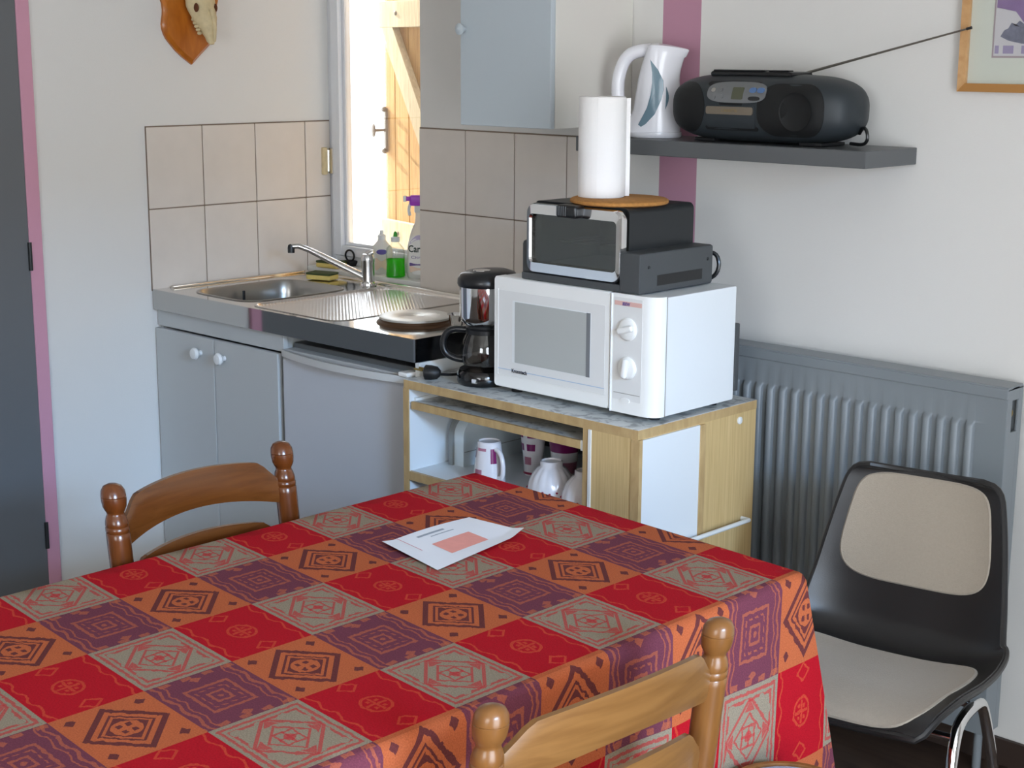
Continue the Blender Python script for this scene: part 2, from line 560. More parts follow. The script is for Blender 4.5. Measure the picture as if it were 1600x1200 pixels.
o = single('paved_ground', MB().box(-9, 9, .16, 12, -.5, -.3), 'ground', 'pale sunlit ground outside beyond the kitchen window', 'ground')
o['kind'] = 'structure'

# splashback tiles: each a piece of its wall
TH = .246
structure_g = part('grout', MB().box(0, .0045, -.600, .104, .894, .894 + 2 * TH + .004), 'grout', wl)
tm = {}


def wall_tile(w, h, x0, y0, z0, side, parent):
    key = (round(w, 3), round(h, 3), side)
    if key not in tm:
        if side == 'l': tm[key] = finish(MB().box(0, .008, .0018, w - .0018, .0018, h - .0018, .0016, 1), 'wall_tile', 'tile')
        else: tm[key] = finish(MB().box(.0018, w - .0018, -.008, 0, .0018, h - .0018, .0016, 1), 'wall_tile', 'tile')
    o = bpy.data.objects.new('wall_tile', tm[key]); COL.objects.link(o); o.parent = parent; weigh(o)
    o.location = (x0, y0, z0)


for r_ in range(2):
    for k in range(3): wall_tile(.2, TH, 0, -.6 + .2 * k, .896 + TH * r_, 'l', wl)
    wall_tile(.104, TH, 0, 0, .896 + TH * r_, 'l', wl)
    for k in range(4): wall_tile(.1995 if k == 0 else .2, TH, (WX, .7615, .9615, 1.1615)[k], 0, .896 + TH * r_, 'b', wb)
part('grout', MB().box(WX + .0005, 1.3605, -.0045, 0, .894, .894 + 2 * TH + .004), 'grout', wb)

# dark grey door in its pink frame, left
d1 = structure('door_1', MB().box(.001, .012, -1.86, -1.004, .01, 2.06), 'door_grey')
for z in (.21, 1.037, 1.86):
    part('hinge', MB().lathe([(.006, -.04), (.006, .04)], (.016, -1.004, z), n=10), 'dark_metal', d1)
part('door_handle', MB().tube([(.012, -1.80, 1.03), (.055, -1.80, 1.03), (.055, -1.70, 1.03)], .009, 10, smooth=1), 'steel', d1)
structure('trim_1', MB().box(0, .014, -1.003, -.962, 0, 2.10, .002, 1).box(0, .014, -1.90, -1.862, 0, 2.10, .002, 1).box(0, .014, -1.862, -1.003, 2.062, 2.10, .002, 1), 'pink_paint')

# kitchen window
w1 = bpy.data.objects.new('window_1', None); COL.objects.link(w1); w1.location = (0, .105, SILL); w1['kind'] = 'structure'
f0 = .105
part('window_frame', MB().box(.001, .026, f0, .155, SILL + .022, WTOP, .003).box(WX - .03, WX - .001, f0, .155, SILL + .022, WTOP, .003)
     .box(.026, WX - .03, f0, .155, SILL + .022, SILL + .05, .003).box(.026, WX - .03, f0, .155, WTOP - .04, WTOP - .001, .003), 'white_frame', w1, world=True)
part('sash', MB().box(.027, .068, f0 - .012, .148, SILL + .052, WTOP - .042, .004).box(WX - .085, WX - .031, f0 - .012, .148, SILL + .052, WTOP - .042, .004)
     .box(.068, WX - .085, f0 - .012, .148, SILL + .052, SILL + .086, .004).box(.068, WX - .085, f0 - .012, .148, WTOP - .10, WTOP - .042, .004), 'white_frame', w1, world=True)
part('glazing_bead', MB().box(.068, .082, f0 + .004, .12, SILL + .086, WTOP - .10, .003).box(.082, WX - .085, f0 + .004, .12, SILL + .086, SILL + .096, .003), 'white_frame', w1, world=True)
part('pane', MB().box(.080, WX - .083, .130, .134, SILL + .09, WTOP - .098), 'pane_glass', w1, world=True)
hg = part('lock', MB().box(.014, .036, f0 - .016, f0 + .004, 1.215, 1.300, .004).lathe([(.006, -.035), (.006, .035)], (.012, f0 - .016, 1.258), n=10), 'steel', w1, 'small steel two-part lock plate', world=True)
part('lock_plate', MB().box(.004, .018, f0 - .040, f0 - .020, 1.212, 1.302, .004), 'bone', hg, 'cream keeper plate against the tiles', world=True)
structure('trim_2', MB().box(.0, WX, .001, .155, SILL - .002, SILL + .022, .004), 'white_paint')

# weathered shutter ajar outside the window
TH_S = rad(13)
sh = thing('window_shutter', 'weathered wooden plank shutter with diagonal brace, ajar outside the kitchen window', 'shutter', (.64, .20, .9), -TH_S + pi)
# local: x along the shutter from its hinge, the inner face at local y = +.0
px_ = [0, .098, .196, .292, .388, .484, .58, .655]
for a_, b_ in zip(px_, px_[1:]):
    part('plank', MB().box(a_ + .0015, b_ - .0015, -.026, random.uniform(-.002, .001), .02, 1.16, .003, 1), 'shutter_wood', sh)
part('rail', MB().box(.02, .648, .001, .026, .79, .875, .003), 'shutter_pale', sh, 'pale top rail')
part('rail', MB().box(.02, .648, .001, .026, .06, .150, .003), 'shutter_pale', sh, 'pale bottom rail')
pts = [(.632, .79), (.545, .79), (.10, .15), (.187, .15)]
part('brace', MB().prism(pts, lambda u, v: (u, .001, v), lambda u, v: (u, .026, v)), 'shutter_pale', sh)
la = part('latch', MB().box(.628, .644, .0, .010, .375, .525, .003).sphere((.636, .012, .52), .010, 6).sphere((.636, .012, .38), .010, 6), 'iron', sh, 'ornate iron latch')
part('latch_knob', MB().tube([(.636, .01, .45), (.636, .05, .45)], .005, 8).sphere((.636, .052, .45), .011, 8, (1, .6, 2.2)), 'iron', la)
for z in (.11, .835):
    for x in (.12, .52): part('bolt', MB().sphere((x, .027, z), .008, 6, (1, .5, 1)), 'iron', sh)

# ================================================================== KITCHENETTE
# base cabinet
bc = thing('base_cabinet', 'white two-door base cabinet under the steel sink', 'cabinet', (.31, -.3, 0))
part('carcass', MB().box(.004, .020, -.575, -.02, 0.0, .838).box(.604, .620, -.575, -.02, 0, .838).box(.02, .604, -.575, -.02, .06, .076).box(.02, .604, -.04, -.02, .076, .838), 'lam_white', bc, world=True)
part('top_rail', MB().box(.004, .628, -.585, -.568, .788, .838, .002, 1), 'lam_white', bc, world=True)
part('plinth', MB().box(.004, .620, -.55, -.535, 0, .06), 'lam_white', bc, world=True)
for x0, x1, kx in ((.006, .306, .242), (.310, .612, .361)):
    d = part('door', MB().box(x0, x1, -.596, -.578, .065, .783, .003), 'lam_white', bc, world=True)
    part('knob', MB().lathe([(.008, 0), (.007, -.010), (.016, -.015), (.019, -.022), (.015, -.029), (.004, -.031)], (kx, -.596, .735), 'y', 18), 'appl_white2', d, 'round white knob', world=True)

# fridge
fr = thing('fridge', 'small white under-counter fridge with a bowed top handle lip', 'fridge', (.905, -.3, 0))
part('body', MB().box(.636, 1.166, -.545, -.03, .02, .79, .008), 'fridge_white', fr, world=True)
part('fridge_top', MB().box(.634, 1.168, -.555, -.03, .790, .815, .006), 'shelf_grey', fr, 'dark grey top edge', world=True)
dr = part('door', MB().box(.634, 1.168, -.598, -.550, .03, .778, .010, 3), 'fridge_white', fr, world=True)
top, bot = [], []
N = 24
outer = [(.634 + .534 * k / N, -.598 - .036 * sin(pi * k / N) ** .8) for k in range(N + 1)]
inner = [(.634 + .534 * k / N, -.590 - .030 * sin(pi * k / N) ** .8) for k in range(N, -1, -1)]
out = outer + inner
part('handle_lip', MB().prism(out, lambda u, v: (u, v, .781), lambda u, v: (u, v, .800)), 'fridge_trim', dr, 'pale bowed handle lip', world=True)
part('door_cap', MB().box(.634, 1.168, -.588, -.550, .780, .800, .004), 'fridge_trim', dr, world=True)
part('cap_corner', MB().box(1.135, 1.170, -.612, -.552, .7995, .812, .004), 'appl_white', dr, world=True)
for x, y in ((.68, -.5), (1.12, -.5), (.68, -.08), (1.12, -.08)):
    part('foot', MB().lathe([(.018, 0), (.018, .022)], (x, y, 0), n=10), 'rubber', fr, world=True)

# steel worktop with basin, drainer, hotplates
ct = thing('kitchenette_worktop', 'stainless steel kitchenette worktop with sink basin, ribbed drainer and hotplates', 'worktop', (.6, -.3, .838))
XE = 1.19
basin_o = superell(.272, -.355, .158, .196, 5, 48)
drain_o = rrect(.452, .850, -.575, -.045, .05, 5)
bm = bmesh.new()


def loop(pts, z):
    vs = [bm.verts.new((p[0], p[1], z)) for p in pts]
    return [bm.edges.new((vs[k], vs[(k + 1) % len(vs)])) for k in range(len(vs))]


es = loop([(.009, -.6), (XE, -.6), (XE, -.010), (.009, -.010)], .9) + loop(basin_o, .9) + loop(drain_o, .9)
bmesh.ops.triangle_fill(bm, edges=es, use_beauty=True)
mb = MB(); mb.bm.free(); mb.bm = bm
part('top_sheet', mb, 'steel', ct, world=True)
rim = [(.001, -.600), (XE, -.600)]
part('fascia', MB().box(.009, XE, -.601, -.596, .840, .9003), 'steel_fascia', ct, world=True)
part('end_fascia', MB().box(XE - .004, XE, -.596, -.010, .840, .9005), 'black_gloss', ct, 'black shiny end face', world=True)
part('fascia_trim', MB().box(XE - .006, XE + .0012, -.6018, -.599, .842, .901), 'steel_bright', ct, world=True)
part('back_ledge', MB().tube([(.030, -.545, .8985), (.030, -.050, .8985), (.045, -.028, .8985), (XE - .02, -.028, .8985)], .010, 12, smooth=1), 'steel', ct, 'raised rear bead', world=True)
rings = []
for z, k in ((.9, 1.0), (.9025, 1.005), (.9025, .975), (.897, .955), (.86, .93), (.80, .90), (.765, .84), (.755, .70), (.752, .2)):
    rings.append([(.272 + (p[0] - .272) * k, -.355 + (p[1] + .355) * k, z) for p in basin_o])
ba = part('basin', MB().loft(rings, False, True), 'steel_basin', ct, world=True)
part('overflow', MB().box(.1445, .1500, -.368, -.361, .858, .886), 'dark_gap', ba, world=True)
part('waste', MB().lathe([(.034, .752), (.034, .7555), (.026, .7555), (.022, .753)], (.272, -.355, 0), n=20), 'chrome', ba, world=True)
rings = []
for z, k in ((.9, 1.0), (.9022, 1.004), (.9022, .985), (.8965, .965)):
    rings.append([(.651 + (p[0] - .651) * k, -.31 + (p[1] + .31) * k, z) for p in drain_o])
part('drainer', MB().loft(rings, False, True), 'steel_drainer', ct, 'ribbed draining board', world=True)
for hx, hy, hr in ((.994, -.420, .096), (1.02, -.165, .072)):
    hp = part('hotplate', MB().lathe([(hr + .010, .9), (hr + .008, .904), (hr + .002, .907), (hr, .912), (hr - .004, .915)], (hx, hy, 0), n=40), 'hob_rim', ct, 'electric hotplate with dark rim', world=True)
    part('plate_cover', MB().lathe([(hr + .001, .912), (hr + .002, .917), (hr - .003, .919), (.026, .919), (.024, .9175)], (hx, hy, 0), n=40), 'plate_steel', hp, 'pale steel hotplate lid', world=True)
single('end_panel', MB().box(1.172, 1.188, -.585, -.02, 0, .8375, .001, 1), 'white_paint', 'white end panel holding up the steel worktop beside the fridge', 'panel')

# mixer tap
tp = thing('mixer_tap', 'chrome mixer tap with long straight spout behind the sink', 'tap', (.388, -.066, .9))
part('tap_body', MB().lathe([(.027, 0), (.026, .006), (.021, .010), (.020, .070), (.021, .074), (.021, .086), (.016, .096), (.004, .099)], n=24), 'chrome', tp)
tip = Vector((.222, -.235, 1.020)) - Vector((.388, -.066, .9))
part('spout', MB().tube([(-.004, -.006, .022), (tip.x * .45, tip.y * .45, .071), (tip.x * .86, tip.y * .86, tip.z + .001), (tip.x, tip.y, tip.z)], (.012, .008), 12, smooth=1), 'chrome', tp)
part('aerator', MB().lathe([(.011, -.020), (.011, -.004), (.009, .004), (.003, .007)], (tip.x, tip.y, tip.z), n=16), 'dark_metal', tp)
part('lever', MB().tube([(.0, .0, .092), (.006, .003, .100), (.018, .009, .104)], (.012, .006), 10, smooth=1), 'chrome', tp)

# sponges, plug, bottles
ZS0 = SILL + .0225


def sponge(loc, rz, label):
    t = thing('sponge', label, 'sponge', loc, rz, 'scouring sponges by the sink')
    part('foam', MB().box(-.045, .045, -.028, .028, 0, .016, .005), 'sponge_yellow', t, 'yellow foam layer')
    part('scourer', MB().box(-.045, .045, -.028, .028, .0155, .023, .003), 'scourer_green', t, 'dark green scouring layer')


sponge((.205, -.100, .902), rad(18), 'green and yellow scouring sponge lying nearest the sink basin')
sponge((.105, .020, ZS0), rad(8), 'green and yellow scouring sponge at the back against the tiles')
sp_ = thing('sink_plug', 'black rubber sink plug with a ring, behind the sponges', 'plug', (.115, .090, SILL + .022))
part('stopper', MB().lathe([(.020, 0), (.026, .012), (.026, .017), (.006, .020)], n=20), 'rubber', sp_)
part('ring', MB().tube([(.022 * cos(2 * pi * k / 20), 0, .034 + .018 * sin(2 * pi * k / 20)) for k in range(20)], .003, 8, closed=True), 'rubber', sp_)


def ell_rings(prof):
    return [[(a * cos(2 * pi * k / 28), b_ * sin(2 * pi * k / 28), z) for k in range(28)] for a, b_, z in prof]


ZS = SILL + .022
# the bottles turn their fronts to the room (local -y faces the camera side)
B = thing('dish_soap_bottle', 'white plastic bottle with purple oval label behind the tap', 'bottle', (.322, .050, ZS), rad(42), 'cleaning bottles on the window sill')
part('body', MB().loft(ell_rings([(.030, .020, 0), (.034, .023, .004), (.034, .023, .070), (.031, .021, .085), (.014, .013, .104), (.012, .012, .110)])), 'bottle_white', B)
part('cap', MB().lathe([(.013, .108), (.013, .122), (.007, .126), (.005, .138)], n=16), 'cap_white', B)


def bottle_surf(a, b_, off=.0012):
    return lambda u, v: (u, -(b_ * sqrt(max(0, 1 - (u / a) ** 2)) + off), v)


part('oval_label', MB().patch(superell(.002, .071, .017, .008, 2.2, 28), bottle_surf(.034, .023), depth=(0, .002, 0)), 'label_purple', B, 'purple oval label')
part('rear_label', MB().patch(rrect(-.020, .022, .012, .052, .004), bottle_surf(.034, .023, .0006), depth=(0, .002, 0)), 'label_peach', B)

B = thing('green_soap_bottle', 'clear bottle half full of green washing-up liquid', 'bottle', (.416, .024, ZS), rad(42), 'cleaning bottles on the window sill')
part('body', MB().loft(ell_rings([(.028, .019, 0), (.031, .022, .004), (.029, .020, .040), (.031, .021, .075), (.028, .019, .092), (.012, .012, .108), (.011, .011, .114)])), 'clear_plastic', B)
part('washing_up_liquid', MB().loft(ell_rings([(.0265, .0175, .002), (.0295, .0205, .006), (.0275, .0185, .040), (.0288, .0195, .058)])), 'green_soap', B, 'bright green liquid')
cp = part('cap', MB().lathe([(.014, .112), (.014, .126), (.009, .128)], n=16), 'cap_white', B)
part('spout', MB().lathe([(.007, .127), (.006, .138), (.003, .144)], n=12), 'cap_green', cp, 'green spout')

B = thing('spray_bottle', 'white spray bottle with a purple trigger, half behind the tiled wall edge', 'bottle', (.478, .070, ZS), rad(42), 'cleaning bottles on the window sill')
part('body', MB().loft(ell_rings([(.036, .026, 0), (.040, .029, .005), (.041, .030, .05), (.038, .028, .10), (.027, .022, .145), (.014, .014, .175), (.012, .012, .20), (.012, .012, .215)])), 'bottle_white', B)
sf = lambda u, v: (u, -((.030 - max(0, v - .05) * .045) * sqrt(max(0, 1 - (u / .0412) ** 2)) + .001), v)
lb = part('label_patch', MB().patch(superell(0, .075, .033, .062, 3, 36), sf, depth=(0, .002, 0)), 'appl_white', B)
part('label_band', MB().patch(rrect(-.030, .030, .020, .042, .003), lambda u, v: (u, sf(u, v)[1] - .0006, v), depth=(0, .001, 0)), 'label_peach', lb)
part('label_arch', MB().patch([(-.028 + .056 * k / 12, .115 + .022 * sin(pi * k / 12)) for k in range(13)] + [(.028 - .056 * k / 12, .108 + .018 * sin(pi * k / 12)) for k in range(13)], lambda u, v: (u, sf(u, v)[1] - .0006, v), depth=(0, .001, 0), nr=1), 'label_lilac', lb)
part('label_strip', MB().patch(rrect(-.030, .026, .040, .050, .002), lambda u, v: (u, sf(u, v)[1] - .0010, v), depth=(0, .001, 0)), 'text_purple', lb)
text_mesh('Carolin', .030, 'text_dark', lb, lambda x, y: (x - .034, sf(min(.038, max(-.038, x - .034)), y + .084)[1] - .0010, y + .084), bold=.0006, width=.074)
text_mesh('Citron', .012, 'text_purple', lb, lambda x, y: (x - .026, sf(min(.038, max(-.038, x - .026)), y + .064)[1] - .0010, y + .064), width=.05).name = 'small_lettering'
tr = part('trigger_head', MB().box(-.030, .024, -.012, .012, .225, .258, .006).box(-.044, -.028, -.007, .007, .240, .254, .003), 'trigger_purple', B, 'purple trigger head')
part('trigger', MB().tube([(-.026, 0, .236), (-.034, 0, .215), (-.030, 0, .195)], .005, 8, smooth=1), 'cap_white', tr)
part('nozzle', MB().box(-.050, -.040, -.008, .008, .238, .256, .002), 'cap_white', tr)
part('collar', MB().lathe([(.016, .205), (.016, .226)], n=16), 'cap_white', B)

# ================================================================== WALL CABINET, SHELF
wc = thing('wall_cabinet', 'pale grey-blue wall cabinet hung above the splashback tiles', 'cabinet', (1.235, 0, 1.396))
part('carcass', MB().box(1.066, 1.384, -.300, -.001, 1.424, 2.10, .002, 1), 'cab_side', wc, world=True)
dd = part('door', MB().box(1.064, 1.386, -.319, -.301, 1.424, 2.10, .003), 'cab_front', wc, world=True)
part('knob', MB().lathe([(.006, 0), (.006, -.010), (.014, -.016), (.015, -.022), (.004, -.028)], (1.082, -.319, 1.670), 'y', 16), 'cab_front', dd, 'small round knob', world=True)

shf = single('wall_shelf', MB().box(0, .846, -.22, -.001, 0, .038, .0015, 1), 'shelf_grey', 'dark grey floating wall shelf holding the kettle and radio', 'shelf', loc=(1.384, 0, 1.367))
ZSH = 1.405

# kettle
kt = thing('kettle', 'white plastic jug kettle with blue-grey water windows on the grey shelf', 'kettle', (1.562, -.122, ZSH + .001), rad(26))


def kq(z):
    t = z / .222
    f = .064 - .016 * t + .006 * sin(pi * t) + .034 * max(0, (t - .62) / .38) ** 1.6
    bk = .060 - .016 * t + .032 * max(0, 1 - t / .30) ** 1.3 - .024 * t ** 3
    w = .062 - .014 * t
    return f, bk, w


def kring(z, k=1.0, dz=0.0):
    f, bk, w = kq(min(z, .222)); r = []
    for j in range(36):
        a = 2 * pi * j / 36; c_, s_ = cos(a), sin(a)
        pinch = 1 - .55 * max(0, (z / .222 - .5) * 2) * max(0, c_) ** 3
        r.append((k * (f if c_ > 0 else bk) * c_, k * w * s_ * pinch, z + dz - (.010 * max(0, c_) ** 2 if z > .2 else 0)))
    return r


part('body', MB().loft([kring(.012, .99), kring(.016)] + [kring(.222 * k / 16) for k in range(2, 17)] + [kring(.222, .97, .003), kring(.222, .6, .007), kring(.222, .2, .008)]), 'kettle_white', kt)
part('base', MB().lathe([(.066, 0), (.068, .004), (.067, .013), (.060, .014)], n=32), 'kettle_white', kt)
part('handle', MB().tube([(.050, 0, .196), (.010, 0, .212), (-.040, 0, .214), (-.078, 0, .198), (-.097, 0, .150), (-.098, 0, .095), (-.082, 0, .050), (-.050, 0, .030)], .0165, 16, smooth=2), 'kettle_white', kt)


def ksurf(off):
    def g(u, v):
        f, bk, w = kq(v); a = f if u > 0 else bk
        return (u, -(w * sqrt(max(.0, 1 - (u / a) ** 2)) + off), v)
    return g


crR = [(-.004, .190), (.016, .166), (.029, .140), (.031, .118), (.026, .092), (.012, .058), (-.010, .034), (-.022, .027)]
crL = [(-.030, .032), (-.020, .050), (-.008, .074), (.000, .105), (.003, .135), (.002, .165)]
crescent = crR + crL
part('water_window', MB().patch(crescent, ksurf(.0012), nr=3, depth=(0, .003, 0), c=(.012, .11)), 'kettle_blue', kt, 'blue-grey crescent water window')
part('water_window', MB().patch([(.036 + .007 * sin(pi * k / 8), .125 - .055 * k / 8) for k in range(9)] + [(.036 + .001 * sin(pi * k / 8), .070 + .055 * k / 8) for k in range(1, 8)], ksurf(.0014), nr=2, depth=(0, .003, 0)), 'kettle_blue', kt)
part('cord', MB().tube([(-.06, .01, .008), (-.09, .02, .010), (-.11, .03, .030), (-.115, .055, .055), (-.09, .07, .02)], .004, 8, smooth=2), 'cap_white', kt)

# portable radio
bx = thing('portable_radio', 'dark rounded portable CD and cassette radio on the grey shelf', 'radio', (1.902, -.118, ZSH + .001))
A_, D_, HZ = .255, .100, .079


def boom_y(u, v, off=0.0):
    z = (v - .081) / HZ; x = u / A_
    q = 1 - abs(z) ** 2.8 - abs(x) ** 4.2
    return -(D_ * max(0.0, q) ** (1 / 2.8)) - off


rings = []
for k in range(41):
    x = -1 + 2 * k / 40; x = math.copysign(abs(x) ** .75, x); x = max(-.9995, min(.9995, x))
    f = (1 - abs(x) ** 4.2) ** (1 / 2.8); g = (1 - abs(x) ** 4.2) ** (1 / 2.8)
    ring = []
    for j in range(36):
        a = 2 * pi * j / 36
        ring.append((A_ * x, D_ * g * math.copysign(abs(cos(a)) ** (2 / 2.8), cos(a)) * (1 if cos(a) < 0 else .8), .081 + HZ * f * math.copysign(abs(sin(a)) ** (2 / 2.8), sin(a))))
    rings.append(ring)
part('body', MB().loft(rings), 'boom_body', bx)
bs = lambda off: (lambda u, v: (u, boom_y(u, v, off), v))
def oval(cx, cz, a, b_, n=2.6): return superell(cx, cz, a, b_, n, 36)
part('speaker_grille', MB().patch(rrect(-.243, -.116, .022, .140, .055, 8), bs(.0015), nr=6, depth=(0, .006, 0)), 'boom_black', bx, 'black left speaker grille')
sg = part('speaker_grille', MB().patch(rrect(.036, .205, .020, .140, .050, 8), bs(.0015), nr=6, depth=(0, .006, 0)), 'boom_black', bx, 'black right speaker grille')
part('speaker_cone', MB().lathe([(.040, -.003), (.043, -.005), (.036, .002), (.016, .010), (.013, .004), (.002, .001)], (.140, boom_y(.14, .078), .078), 'y', 28), 'boom_black', sg)
part('front_strip', MB().patch(rrect(-.116, .036, .030, .142, .006), bs(.0008), nr=5, depth=(0, .005, 0)), 'boom_black', bx)
pn = part('control_panel', MB().patch([(u, v) for u, v in superell(-.025, .118, .083, .024, 3.2, 40)], bs(.004), nr=5, depth=(0, .005, 0)), 'boom_panel', bx, 'grey oval control panel')
part('display', MB().patch(rrect(-.036, -.004, .102, .130, .003), bs(.0052), nr=2, depth=(0, .002, 0)), 'boom_lcd', pn)
for u in (.022, .044): part('button', MB().patch(superell(u, .124, .0095, .006, 2.4, 18), bs(.0065), nr=2, depth=(0, .004, 0)), 'boom_blue', pn, 'blue button')
for u, v in ((-.090, .123), (-.070, .124), (-.088, .106), (-.066, .108)):
    part('button', MB().patch(superell(u, v, .0065, .005, 2.2, 14), bs(.0062), nr=2, depth=(0, .004, 0)), 'steel_bright' if v > .122 and u < -.08 else 'boom_panel', pn)
part('button', MB().patch(superell(.028, .105, .016, .005, 2.4, 18), bs(.0055), nr=2, depth=(0, .003, 0)), 'dark_metal', pn)
cs = part('cassette_door', MB().patch(rrect(-.110, .030, .036, .088, .006), bs(.0025), nr=4, depth=(0, .004, 0)), 'boom_body', bx)
part('cassette_window', MB().patch(rrect(-.108, .026, .067, .085, .005), bs(.0040), nr=3, depth=(0, .002, 0)), 'boom_tape', cs, 'brownish cassette window')
text_mesh('CASSETTE', .009, 'brass', cs, lambda x, y: (x - .062, boom_y(x - .062, y + .073, .0046), y + .073), width=.045)
part('top_cover', MB().box(-.135, .095, -.055, .035, .152, .166, .006), 'black_plastic', bx)
part('button_row', MB().box(-.128, .02, -.052, -.030, .165, .169, .002).box(.03, .085, -.052, -.030, .165, .169, .002), 'black_plastic', bx)
an0 = Vector((1.965, -.075, 1.567)); an1 = Vector((2.352, -.036, 1.667))
an = part('antenna', MB().tube([an0, an0.lerp(an1, .45), an1], (.0034, .0020), 8), 'antenna_steel', bx, 'thin telescopic antenna', world=True)
part('antenna_tip', MB().tube([an1, an1 + (an1 - an0).normalized() * .012], .0032, 8), 'dark_metal', an, world=True)
part('cord', MB().tube([(.235, .02, .030), (.256, .0, .046), (.272, -.010, .040), (.276, -.01, .018), (.262, -.005, .006), (.225, .0, .008)], .004, 8, smooth=2), 'black_plastic', bx)
for u in (-.15, .15): part('foot', MB().box(u - .03, u + .03, -.05, .05, 0, .008, .002), 'rubber', bx)

# ================================================================== TROLLEY (microwave cabinet)
tX0, tX1, tY0, tY1, tZ = 1.192, 1.957, -.645, -.200, .805
tr_ = thing('microwave_cabinet', 'low wood-edged cabinet with open shelves carrying the microwave', 'cabinet', ((tX0 + tX1) / 2, (tY0 + tY1) / 2, 0))
part('top_board', MB().box(tX0, tX1, tY0 + .002, tY1, tZ - .022, tZ - .001), 'oak_edge', tr_, world=True)
part('top_laminate', MB().box(tX0, tX1 - .001, tY0 + .003, tY1, tZ - .001, tZ), 'marble_lam', tr_, 'grey marbled top', world=True)
part('side_panel', MB().box(tX0, tX0 + .018, tY0 + .004, tY1, .05, tZ - .022), 'lam_panel', tr_, world=True)
part('edge_strip', MB().box(tX0, tX0 + .019, tY0, tY0 + .004, .05, tZ - .022), 'oak_edge', tr_, world=True)
part('side_panel', MB().box(tX1 - .020, tX1 - .001, tY0 + .02, tY1, .05, tZ - .022), 'oak_veneer', tr_, 'wood-grain right side panel', world=True)
part('white_side_panel', MB().box(tX1 - .001, tX1 + .004, tY0 + .011, -.425, .05, tZ - .024), 'lam_panel', tr_, 'white inset side panel', world=True)
part('edge_strip', MB().box(tX1 - .004, tX1 + .007, -.425, -.405, .05, tZ - .024, .002), 'oak_edge', tr_, world=True)
part('edge_strip', MB().box(tX1 - .018, tX1 + .006, tY0, tY0 + .011, .05, tZ - .022), 'oak_edge', tr_, world=True)
part('front_panel', MB().box(1.822, tX1 - .018, tY0 + .002, tY0 + .018, .05, tZ - .022), 'oak_veneer', tr_, 'wood-grain front panel', world=True)
part('divider', MB().box(1.796, 1.814, tY0 + .002, tY1, .05, tZ - .022), 'oak_edge', tr_, world=True)
part('divider_lining', MB().box(1.814, 1.822, tY0 - .001, tY0 + .02, .05, tZ - .022), 'white_paint', tr_, 'white edge strip', world=True)
part('back_panel', MB().box(tX0 + .018, tX1 - .02, tY1 - .006, tY1, .05, tZ - .022), 'dark_gap', tr_, 'back panel coloured dark for the shade inside', world=True)  # dark colour stands in for the shade inside the cabinet
shl = part('sliding_shelf', MB().box(tX0 + .026, 1.786, tY0 + .012, tY1 - .07, .733, .750), 'marble_lam', tr_, world=True)
part('edge_strip', MB().box(tX0 + .026, 1.786, tY0 + .004, tY0 + .012, .732, .751), 'oak_edge', shl, world=True)
part('runner', MB().box(tX0 + .018, tX0 + .026, tY0 + .02, tY1 - .07, .735, .757), 'cap_white', tr_, world=True)
part('runner', MB().box(1.786, 1.796, tY0 + .006, tY1 - .07, .728, .752), 'cap_white', tr_, world=True)
part('lower_shelf', MB().box(tX0 + .018, 1.796, tY0 + .010, tY1 - .006, .551, .569), 'lam_panel', tr_, world=True)
part('edge_strip', MB().box(tX0 + .018, 1.796, tY0, tY0 + .010, .547, .569), 'oak_edge', tr_, world=True)
part('bottom_board', MB().box(tX0 + .018, tX1 - .02, tY0 + .004, tY1 - .006, .05, .068), 'oak_edge', tr_, world=True)
part('cap', MB().lathe([(.009, 0), (.009, .003), (.006, .005), (.001, .0055)], (tX1 - .001, -.267, .765), 'x', 16), 'cap_white', tr_, 'round white screw cap', world=True)
part('cap', MB().lathe([(.003, 0), (.002, .002)], (tX0 + .018, -.50, .700), 'x', 8), 'dark_metal', tr_, world=True)
part('towel_bar', MB().tube([(tX1, -.245, .520), (tX1 + .022, -.245, .520), (tX1 + .022, -.62, .520), (tX1, -.62, .520)], .0055, 10), 'cap_white', tr_, 'white towel bar', world=True)
for x, y in ((tX0 + .05, tY0 + .05), (tX1 - .05, tY0 + .05), (tX0 + .05, tY1 - .05), (tX1 - .05, tY1 - .05)):
    part('castor', MB().lathe([(.024, -.012), (.024, .012)], (x, y, .025), 'x', 16), 'rubber', tr_, world=True)

# things on the lower shelf
to = thing('toaster', 'white rounded toaster on the cabinet shelf, behind the white mug', 'toaster', (1.238, -.405, .569))
out = [(-.115, .0), (-.115, .078)] + [(-.115 + .055 * (1 - cos(rad(90 * k / 8))), .078 + .048 * sin(rad(90 * k / 8))) for k in range(1, 9)] + [(.115 - .055 * (1 - cos(rad(90 * k / 8))), .078 + .048 * sin(rad(90 * k / 8))) for k in range(8, 0, -1)] + [(.115, .078), (.115, 0)]
part('body', MB().prism(out, lambda u, v: (-.006, u, v), lambda u, v: (.044, u, v)), 'toaster_white', to, ang=30)
band = [(u * 1.06, v * 1.05) for u, v in out]
part('trim_band', MB().loft([[(x, u, v) for u, v in band] for x in (-.004, .010)], True, True), 'toaster_grey', to, 'grey trim band')
part('seam', MB().box(.0438, .0448, -.112, .112, .038, .0395), 'toaster_grey', to)


def cup_lathe(prof, n=40): return MB().lathe(prof, n=n)


mg = thing('mug', 'white flower-printed mug standing upside down in front of the toaster', 'mug', (1.440, -.585, .569), rad(0), 'cups on the cabinet shelf')
part('cup', cup_lathe([(.038, 0), (.040, .003), (.040, .010), (.036, .055), (.030, .098), (.029, .108), (.026, .111), (.024, .108), (.002, .107)]), 'ceramic', mg)
part('handle', MB().tube([(.036, -.006, .022), (.058, -.012, .028), (.060, -.012, .060), (.050, -.010, .088), (.028, -.006, .094)], .006, 10, smooth=2), 'ceramic', mg)


